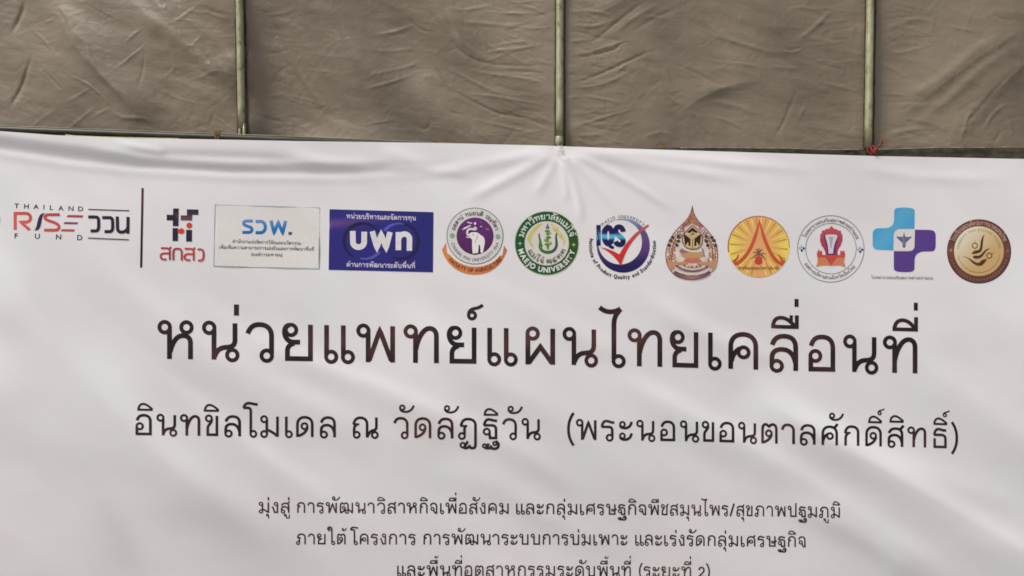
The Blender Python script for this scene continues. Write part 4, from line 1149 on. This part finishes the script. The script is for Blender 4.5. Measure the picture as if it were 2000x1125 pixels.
C = [  # creases traced: points, mm, px
    # left panel
    ([(225, -10), (330, 60), (420, 140), (470, 215)], 16, 22), ([(300, -20), (400, 60), (500, 150)], 9, 18),
    ([(0, 215), (25, 160), (50, 85)], -8, 6), ([(0, 60), (18, 20), (30, -20)], -9, 7), ([(35, 40), (70, 70), (100, 108)], 3, 5), ([(50, 110), (100, 160), (110, 168)], -3, 4),
    ([(90, 0), (110, 25), (125, 60), (128, 90)], -4, 6), ([(125, 45), (160, 80), (175, 120), (215, 165), (250, 190), (280, 230)], 6, 10),
    ([(120, 140), (170, 165), (215, 210)], 4.5, 4), ([(205, 205), (230, 225), (270, 228), (300, 238)], 4, 6), ([(110, 200), (150, 178), (175, 165)], 3, 4),
    ([(210, 140), (250, 105), (278, 83)], 3.5, 4), ([(232, 82), (255, 62), (272, 50)], 3.5, 4), ([(278, 85), (272, 130), (262, 180)], -2.5, 4),
    ([(160, 230), (190, 215), (210, 205)], 2.5, 4), ([(60, 30), (80, 32), (100, 20)], 2, 4), ([(290, 140), (310, 150), (300, 130)], 2, 4), ([(310, 150), (345, 120)], 2, 5),
    ([(370, 90), (380, 75), (390, 60)], 2.5, 4), ([(325, 45), (350, 30), (380, 5)], 2.5, 5), ([(390, 10), (420, 20), (455, 28)], -3, 5), ([(300, 0), (315, 12), (320, 0)], 2.5, 5),
    ([(390, 215), (425, 232), (450, 255)], 2.5, 4), ([(100, 260), (150, 225), (185, 200)], 3, 5), ([(30, 260), (70, 225), (110, 200)], 2, 6), ([(20, 240), (60, 250), (90, 235)], 2, 5),
    # second panel
    ([(505, 10), (560, 110), (620, 200), (665, 280)], 8, 9), ([(560, 20), (610, 100), (660, 180), (700, 260)], 6, 11), ([(500, 80), (545, 160), (590, 240)], -4, 8),
    ([(640, 20), (690, 110), (730, 230)], -4, 12), ([(725, 58), (770, 50), (815, 38)], 4, 5), ([(780, 15), (820, 50), (860, 60)], -3, 4), ([(700, 90), (760, 90), (810, 84)], 2.5, 5),
    ([(690, 172), (760, 155), (820, 130)], 3.5, 4), ([(690, 150), (780, 125), (830, 108)], 3, 6), ([(815, -5), (860, 45), (900, 95), (960, 118), (1080, 130)], -5, 5),
    ([(830, 100), (860, 140), (890, 175), (950, 205), (1010, 228)], -6, 5), ([(855, 115), (900, 140), (960, 170), (1000, 180)], 4, 5), ([(840, 135), (870, 160), (900, 178)], 3, 4),
    ([(870, 0), (890, 12), (930, 8), (980, -4)], 4, 5), ([(880, 40), (930, 38), (1000, 45), (1080, 50)], 4, 6), ([(885, 42), (905, 80), (950, 110)], 4, 6), ([(865, 10), (880, 45), (900, 70)], -4, 6),
    ([(890, 125), (960, 138), (1030, 150), (1085, 168)], 4, 4), ([(940, 95), (1000, 92), (1085, 80)], 3, 4), ([(935, 60), (960, 85), (1000, 100)], 2.5, 5), ([(1035, 100), (1060, 118), (1085, 124)], 3, 4),
    ([(890, 175), (950, 180), (1010, 190), (1085, 205)], 4, 4), ([(890, 170), (960, 210), (1030, 225), (1085, 250)], -4, 4), ([(905, 225), (980, 240), (1085, 262)], 3.5, 4), ([(915, 240), (935, 258), (960, 275)], 3, 5),
    ([(960, 130), (1020, 135), (1085, 142)], -3, 4), ([(930, 12), (1000, 20), (1085, 20)], 3, 4), ([(800, 235), (830, 245), (845, 212)], -2.5, 4), ([(700, 238), (740, 232), (770, 225)], 2.5, 4),
    ([(870, 200), (880, 215), (920, 222)], -2.5, 4), ([(470, 215), (530, 228), (560, 245)], -4, 6), ([(560, 230), (600, 262)], -3, 6), ([(1040, 215), (1060, 225), (1085, 240)], 2, 4),
    # third panel
    ([(1105, 165), (1150, 150), (1200, 128), (1260, 100), (1300, 90)], -5, 4), ([(1105, 170), (1180, 160), (1250, 125)], 4, 5), ([(1105, 112), (1150, 105), (1200, 92), (1215, 80), (1260, 65)], -5, 4),
    ([(1105, 108), (1160, 95), (1220, 76), (1260, 70)], 3.5, 4), ([(1140, 90), (1180, 60), (1230, 20), (1275, -10)], -4, 5), ([(1190, 70), (1240, 30), (1310, -10)], 4, 7), ([(1225, 65), (1280, 30), (1350, 0)], -3, 6),
    ([(1105, 42), (1160, 46), (1215, 30)], 4, 5), ([(1105, 18), (1160, 18), (1210, 32)], 3.5, 5), ([(1105, 55), (1140, 60), (1160, 65)], -3, 4), ([(1105, 80), (1130, 76), (1165, 72)], 3, 4), ([(1250, 28), (1290, 28), (1310, 35)], 3, 5),
    ([(1135, 182), (1180, 190), (1225, 198)], 4, 4), ([(1105, 250), (1150, 236), (1200, 220), (1245, 208)], 4, 4), ([(1105, 260), (1150, 262), (1200, 255)], 3, 5), ([(1105, 142), (1130, 144)], -3, 4), ([(1105, 188), (1140, 186)], 3, 4),
    ([(1290, 160), (1310, 185), (1345, 207)], 4, 5), ([(1300, 130), (1318, 160)], 3, 4), ([(1300, 110), (1350, 130), (1420, 160)], -3, 5), ([(1350, 5), (1420, 60), (1500, 90), (1560, 100)], 4, 7),
    ([(1370, 0), (1410, 35), (1430, 50)], -3, 5), ([(1350, 40), (1430, 70), (1490, 88)], 3, 5), ([(1550, 85), (1600, 45), (1640, 5)], 5, 7), ([(1520, 90), (1560, 95), (1580, 82)], 3, 4), ([(1500, 120), (1540, 125), (1580, 128)], 3, 5),
    ([(1350, 130), (1400, 155), (1430, 165)], -3, 5), ([(1345, 210), (1380, 250), (1400, 270)], -3, 5), ([(1395, 220), (1430, 232), (1470, 250)], 4, 5), ([(1380, 190), (1440, 200), (1500, 222)], 4, 9), ([(1340, 185), (1400, 170), (1480, 160)], 7, 18),
    ([(1510, 280), (1540, 230), (1570, 160)], -3.5, 5), ([(1560, 240), (1590, 190)], 2.5, 6), ([(1600, 150), (1650, 165), (1700, 175)], 3, 5), ([(1620, 40), (1660, 110), (1690, 110)], 2, 10), ([(1530, 15), (1580, 10), (1650, 30)], 3, 6),
    ([(1235, 115), (1215, 130), (1200, 140)], 3, 3), ([(1250, 270), (1290, 255), (1330, 262)], 2.5, 5), ([(1370, 110), (1450, 118), (1540, 130)], 2.5, 5),
    # right panel
    ([(1720, 60), (1800, 30), (1860, 45)], 3, 7), ([(1740, 98), (1790, 92), (1830, 80)], 3, 5), ([(1850, 40), (1890, 50), (1920, 56)], 3.5, 5), ([(1720, 176), (1760, 178), (1790, 182)], 3, 4),
    ([(1740, 210), (1830, 160), (1920, 90), (2000, 40)], 8, 20), ([(1780, 260), (1860, 190), (1940, 120), (2040, 70)], 7, 16), ([(1880, 260), (1930, 200), (2000, 120)], -5, 8), ([(1890, 280), (1895, 240), (1910, 200)], 4, 5),
    ([(1960, 190), (1985, 230), (1990, 270)], 4, 6), ([(1930, 0), (1960, 30), (2010, 40)], -3, 6), ([(1720, 110), (1760, 130), (1790, 150)], 3, 6), ([(1720, 270), (1780, 250), (1850, 245)], 4, 8), ([(1930, 260), (1950, 220), (1990, 190)], 4, 5),
    ([(1950, 280), (1970, 250)], -4, 5), ([(1800, 120), (1840, 175), (1850, 200)], 2.5, 8),
]
for pts, a, s_, sdd in [([(250, -60), (330, 40), (400, 110), (480, 222)], 22, 48, 1), ([(85, -50), (128, 70), (180, 130), (250, 205), (300, 250)], 12, 26, 1),
                        ([(490, -60), (560, 95), (610, 190), (690, 300)], -18, 58, -1), ([(590, -50), (640, 90), (700, 210), (760, 320)], -9, 60, -1),
                        ([(540, 20), (575, 110), (640, 230)], 5, 20, 1), ([(440, 90), (470, 150), (560, 250)], 8, 30, 1),
                        ([(1740, 250), (1850, 160), (1940, 95), (2060, 20)], 12, 44, 1), ([(1870, 290), (1940, 190), (2060, 80)], 10, 30, 1),
                        ([(1290, 250), (1370, 190), (1440, 160), (1530, 150)], 9, 34, 1), ([(1150, 40), (1230, -10), (1330, -60)], 7, 24, 1),
                        ([(1520, -40), (1600, 60), (1690, 180)], 5, 50, 1), ([(860, -40), (900, 90), (960, 180), (1090, 240)], 7, 30, 1)]:
    crease(TH, TX, TYY, pts, 1.7*a*mm, s_*.85, .3, 0, sdd)
for pts, a, s_ in C:
    crease(TH, TX, TYY, pts, a*mm*0.72, s_*0.66, .42, 0.15)
# crumple: ridged noise in two directions, sharper than a plain noise
for sx, sy, sd_, rot, am in ((60, 22, 41, .5, 2.2), (34, 15, 42, -.7, 1.2), (90, 16, 43, .12, 1.8), (22, 10, 44, .9, .7)):
    q_ = vnoise(TX, TYY, sx, sy, sd_, rot)
    TH += 0.55*am*mm*(1-np.sqrt(np.abs(q_)+.004))*(0.35+0.65*(vnoise(TX, TYY, 210, 130, sd_+9)*.5+.5))
# fine short creases pulled out sideways from the poles
rf = random.Random(8)
for i in range(260):
    c0 = rf.choice([461, 1095, 1095, 1095, 1709]); sd0 = rf.choice([-1, 1])
    y = rf.uniform(-120, 290); L = rf.uniform(25, 120); sl = rf.uniform(-.45, .25)*(1 if sd0 > 0 else -1)*-1
    x0_ = c0+sd0*rf.uniform(12, 60)
    crease(TH, TX, TYY, [(x0_, y), (x0_+sd0*L*.5, y+L*.5*sl+rf.uniform(-4, 4)), (x0_+sd0*L, y+L*sl*1.3)],
           rf.choice([-1, 1, 1])*rf.uniform(.4, 1.3)*mm, rf.uniform(1.9, 3.4), .3)
for i in range(1500):
    x, y = rf.uniform(-420, 2420), rf.uniform(-120, 300)
    a = rf.choice([rf.gauss(.8, .3), rf.gauss(-.8, .35), rf.gauss(.1, .3), rf.gauss(1.4, .2)])
    L = rf.uniform(7, 30); bnd = rf.uniform(-4, 4)
    crease(TH, TX, TYY, [(x-L*math.cos(a), y-L*math.sin(a)), (x+bnd, y-bnd), (x+L*math.cos(a), y+L*math.sin(a))],
           rf.choice([-1, 1])*rf.uniform(.3, .9)*mm, rf.uniform(1.7, 3.0), .4)
# many small random creases so no area is left smooth
rs = random.Random(5)
for i in range(230):
    x, y = rs.uniform(-420, 2420), rs.uniform(-200, 300)
    a = rs.choice([rs.gauss(.75, .35), rs.gauss(-.5, .3), rs.gauss(.1, .4)])
    L = rs.uniform(14, 55); bnd = rs.uniform(-8, 8)
    crease(TH, TX, TYY, [(x-L*math.cos(a), y-L*math.sin(a)), (x+bnd, y-bnd), (x+L*math.cos(a), y+L*math.sin(a))],
           rs.choice([-1, 1])*rs.uniform(.3, 1.0)*mm, rs.uniform(2.2, 4.5), .4)
TH = TH - TH.max()*0.0
kk = MPP*(DIST+TY)/DIST
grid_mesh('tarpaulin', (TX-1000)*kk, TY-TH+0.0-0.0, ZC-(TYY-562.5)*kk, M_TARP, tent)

# uprights, just in front of the cloth
PY = 0.046
def pole(top_x, bot_x, y_bot, r_px=9.0, y_top=-240):
    r_ = r_px*MPP*(DIST+PY)/DIST
    slope = (bot_x-top_x)/270
    pts = [P(top_x+slope*y, y, PY) for y in np.linspace(y_top, y_bot, 12)]
    return tube('pole', pts, r_, M_POLE, tent, 20)
p1 = pole(459, 464, 246, 7.2)
# flattened forked foot of the first pole
for sx in (-1, 1):
    tube('prong', [P(464+sx*3.4, 236, PY-.004), P(464+sx*4.0, 252, PY-.006), P(464+sx*4.6, 262, PY-.008), P(464+sx*4.4, 267.5, PY-.010)], [.0062, .0064, .0062, .0058], M_POLE, p1, 10)
p2 = pole(1095, 1094.5, 262, 7.4)
tube('sleeve', [P(1094, 262, PY), P(1094, 264, PY), P(1094, 272, PY), P(1094, 284, PY-.004)], [.0150, .0166, .0170, .0160], M_POLE, p2, 20)
tube('bolt', [P(1095.5, 274.5, PY-.013), P(1095.5, 274.5, PY-.021)], .0030, M_STEEL, p2, 8)
p3 = pole(1711, 1707, 284, 7.2)
pole(POLE_EXTRA[0], POLE_EXTRA[0], 250); pole(POLE_EXTRA[1], POLE_EXTRA[1], 300)

# dark strip added behind each pole to give its shaded edges
def shade_strip(top_x, bot_x, y1, hw=11.2, off=1.0):
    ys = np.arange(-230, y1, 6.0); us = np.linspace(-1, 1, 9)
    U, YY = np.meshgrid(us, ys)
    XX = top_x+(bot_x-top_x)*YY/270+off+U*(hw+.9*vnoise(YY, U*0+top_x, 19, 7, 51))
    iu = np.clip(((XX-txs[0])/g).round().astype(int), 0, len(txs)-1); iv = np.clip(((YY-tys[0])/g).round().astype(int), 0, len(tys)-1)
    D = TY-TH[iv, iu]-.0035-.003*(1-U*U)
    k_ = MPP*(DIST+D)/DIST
    grid_mesh('shade_strip', (XX-1000)*k_, D, ZC-(YY-562.5)*k_, M_SHADE_STRIP, tent)
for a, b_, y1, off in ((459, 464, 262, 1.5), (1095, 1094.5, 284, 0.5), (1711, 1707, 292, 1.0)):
    shade_strip(a, b_, y1, off=off)
# cross beam (a dark pipe) with its top highlight added as a thin pale bar
BY = 0.045
beamy = polyfn([(-420, 231), (0, 248.5), (260, 258.0), (463, 265.5), (880, 281.0), (1350, 299), (2420, 338)])
tube('beam', [P(x, float(beamy(x))+1.0, BY) for x in np.linspace(-420, 2420, 60)], 9.0*MPP, M_BEAM, tent, 18)
highlight_x = np.linspace(-420, 1120, 40)
tube('rail', [P(x, float(beamy(x))-7.6-(x > 600)*(x-600)*-0.004, BY-.012) for x in highlight_x], [.0014+.0005*math.sin(i*1.7) for i in range(40)], M_BEAM_HIGHLIGHT, tent, 10)

# dark hem hanging below the tarpaulin on the right
fx = np.arange(1120, 2424, 4.0); fv = np.linspace(0, 1, 16)
FX, FV = np.meshgrid(fx, fv)
ftop = polyfn([(1120, 291), (1250, 286), (1340, 283.5), (1480, 284), (1620, 287), (1700, 288), (1780, 285), (1900, 283), (2000, 283), (2424, 280)])
FYp = ftop(FX)+FV*75
fh = 4*mm*vnoise(FX, FYp, 34, 60, 31, math.radians(12))+2*mm*vnoise(FX, FYp, 14, 40, 32, math.radians(25))
FD = TY-0.022-fh
kf = MPP*(DIST+FD)/DIST
grid_mesh('hem_flap', (FX-1000)*kf, FD, ZC-(FYp-562.5)*kf, M_HEM, tent)
# folded seam along the top of the flap
for a, b_ in ((1335, 1690), (1724, 2420)):
    xs_ = np.linspace(a, b_, 70)
    tube('seam', [P(x, float(ftop(x))+.4+.5*math.sin(x/23), TY-.030-.001*math.sin(x/31)) for x in xs_], [.0016+.0006*math.sin(i*1.3) for i in range(70)], M_POLE, tent, 8)

# ------------------------------------------------------------------ ties
def loop_pts(cx, cy, rx, ry, depth, n_=18, tilt=0.0):
    out = []
    for i in range(n_):
        a = 2*math.pi*i/n_
        x, y = cx+rx*math.cos(a)*.35+tilt*math.sin(a), cy+ry*math.sin(a)
        out.append(P(x, y, BY-depth*math.cos(a)))
    return out
def tie(name, x, y, mat, label, turns, w_, h_, group=None, r_=.0022):
    o = empty(name, P(x, y, BY), label, 'tie', group)
    for k in range(turns):
        dx = (k-(turns-1)/2)*w_/max(1, turns)
        pts = [tuple(Vector(q)-Vector(o.location)) for q in loop_pts(x+dx, y, 2.2, h_, .021, tilt=(-1)**k*1.2)]
        tube('cord_turn', pts, r_, mat, o, 8, True)
    return o
t1 = tie('cord_tie', 424.5, 263.5, M_AMBER, 'amber cord wound round the beam just left of the forked pole foot', 4, 9.5, 9.4)
t2 = tie('cord_tie', 852, 279, M_AMBER, 'small brown tie on the beam between the left and middle poles', 3, 7, 7, r_=.0018)
t3 = tie('cord_tie', 1292, 289, M_AMBER, 'orange-brown knotted tie above the banner edge right of the middle pole', 3, 9, 8.5)
def loose(o, pts, rad, mat, name='loose_end'):
    v = [Vector(P(*q))-Vector(o.location) for q in pts]
    sm = []
    e_ = [2*v[0]-v[1]]+v+[2*v[-1]-v[-2]]
    for i in range(1, len(e_)-2):
        for k in range(6):
            s = k/6; a, b_, c, d = e_[i-1:i+3]
            sm.append(tuple(0.5*((2*b_)+(c-a)*s+(2*a-5*b_+4*c-d)*s*s+(-a+3*b_-3*c+d)*s**3)))
    sm.append(tuple(v[-1]))
    tube(name, sm, rad, mat, o, 8)
loose(t3, [(1288, 287, .015), (1284, 281, .008), (1290, 277, .004), (1296, 282, .004), (1299, 276, .012)], .0022, M_AMBER)
loose(t3, [(1285, 284, .012), (1292, 289, .0), (1298, 284, .006)], .0026, M_AMBER, 'knot')
t4 = empty('cord_tie', P(1707, 293, BY), 'red plastic cord knotted at the right pole foot, its loose end sticking up', 'tie')
for k in range(4):
    pts = [tuple(Vector(q)-Vector(t4.location)) for q in loop_pts(1701+k*3.6, 295-k*.6, 4, 9, .026, tilt=(-1)**k*3.0)]
    tube('cord_turn', pts, .0023, M_RED, t4, 8, True)
loose(t4, [(1700, 287, .004), (1703, 293, -.004), (1709, 300, -.006), (1713, 296, -.004), (1709, 289, .0), (1704, 284, .006)], .0030, M_RED, 'knot')
loose(t4, [(1708, 299, -.006), (1712, 290, -.010), (1719, 282, -.008), (1724, 272, -.004), (1727, 263, .0)], [.0034]*6+[.0030]*6+[.0024]*6+[.0014]*6+[.0008], M_RED)
loose(t4, [(1710, 296, -.006), (1716, 287, -.006), (1722, 280, -.002), (1725, 276, .004)], [.0026]*18+[.001], M_RED)
loose(t4, [(1698, 300, .0), (1694, 294, .004), (1696, 288, .008), (1701, 286, .012)], .0018, M_RED)
# pale cord under the beam on the left
yc = empty('cord', P(240, 268, .012), 'thin pale yellow cord lying along the banner top edge at the left', 'cord')
loose(yc, [(128, 263.5, .0), (150, 265.5, -.006), (190, 267.2, -.010), (240, 268.6, -.012), (300, 270.0, -.010), (350, 270.8, -.004)], .0019, M_YELLOW, 'strand')
loose(yc, [(130, 264.8, .0), (170, 267.0, -.008), (220, 268.0, -.012), (262, 269.6, -.010)], .0013, M_YELLOW, 'strand')
# white tie gathering the banner to the middle pole
wt_ = empty('banner_tie', P(1093, 291, -.01), 'white tie gathering the banner edge at the middle pole', 'tie')
loose(wt_, [(1082, 288.5, -.012), (1088, 293.5, -.019), (1096, 294.8, -.021), (1103, 293.2, -.018)], [.0010]*6+[.0015]*6+[.0015]*6+[.0010], M_WHITE, 'strand')
loose(wt_, [(1091, 284, .010), (1092, 287, -.008), (1094, 289, -.012), (1096, 287, -.008), (1097, 284, .010)], .0014, M_WHITE, 'strand')

# ------------------------------------------------------------------ ground
n_ = 40
gv, gf = [], []
rr_ = [0, 1, 2, 4, 8, 16, 40, 120, 300]
gv.append((0, 0, 0))
for r_ in rr_[1:]:
    for k in range(n_): gv.append((r_*math.cos(2*math.pi*k/n_), r_*math.sin(2*math.pi*k/n_), 0))
for k in range(n_): gf.append((0, 1+k, 1+(k+1) % n_))
for i in range(len(rr_)-2):
    for k in range(n_):
        a = 1+i*n_+k; b_ = 1+i*n_+(k+1) % n_
        gf.append((a, a+n_, b_+n_, b_))
gr = mesh_obj('ground', gv, gf, M_GROUND, None, False)
gr['kind'] = 'structure'
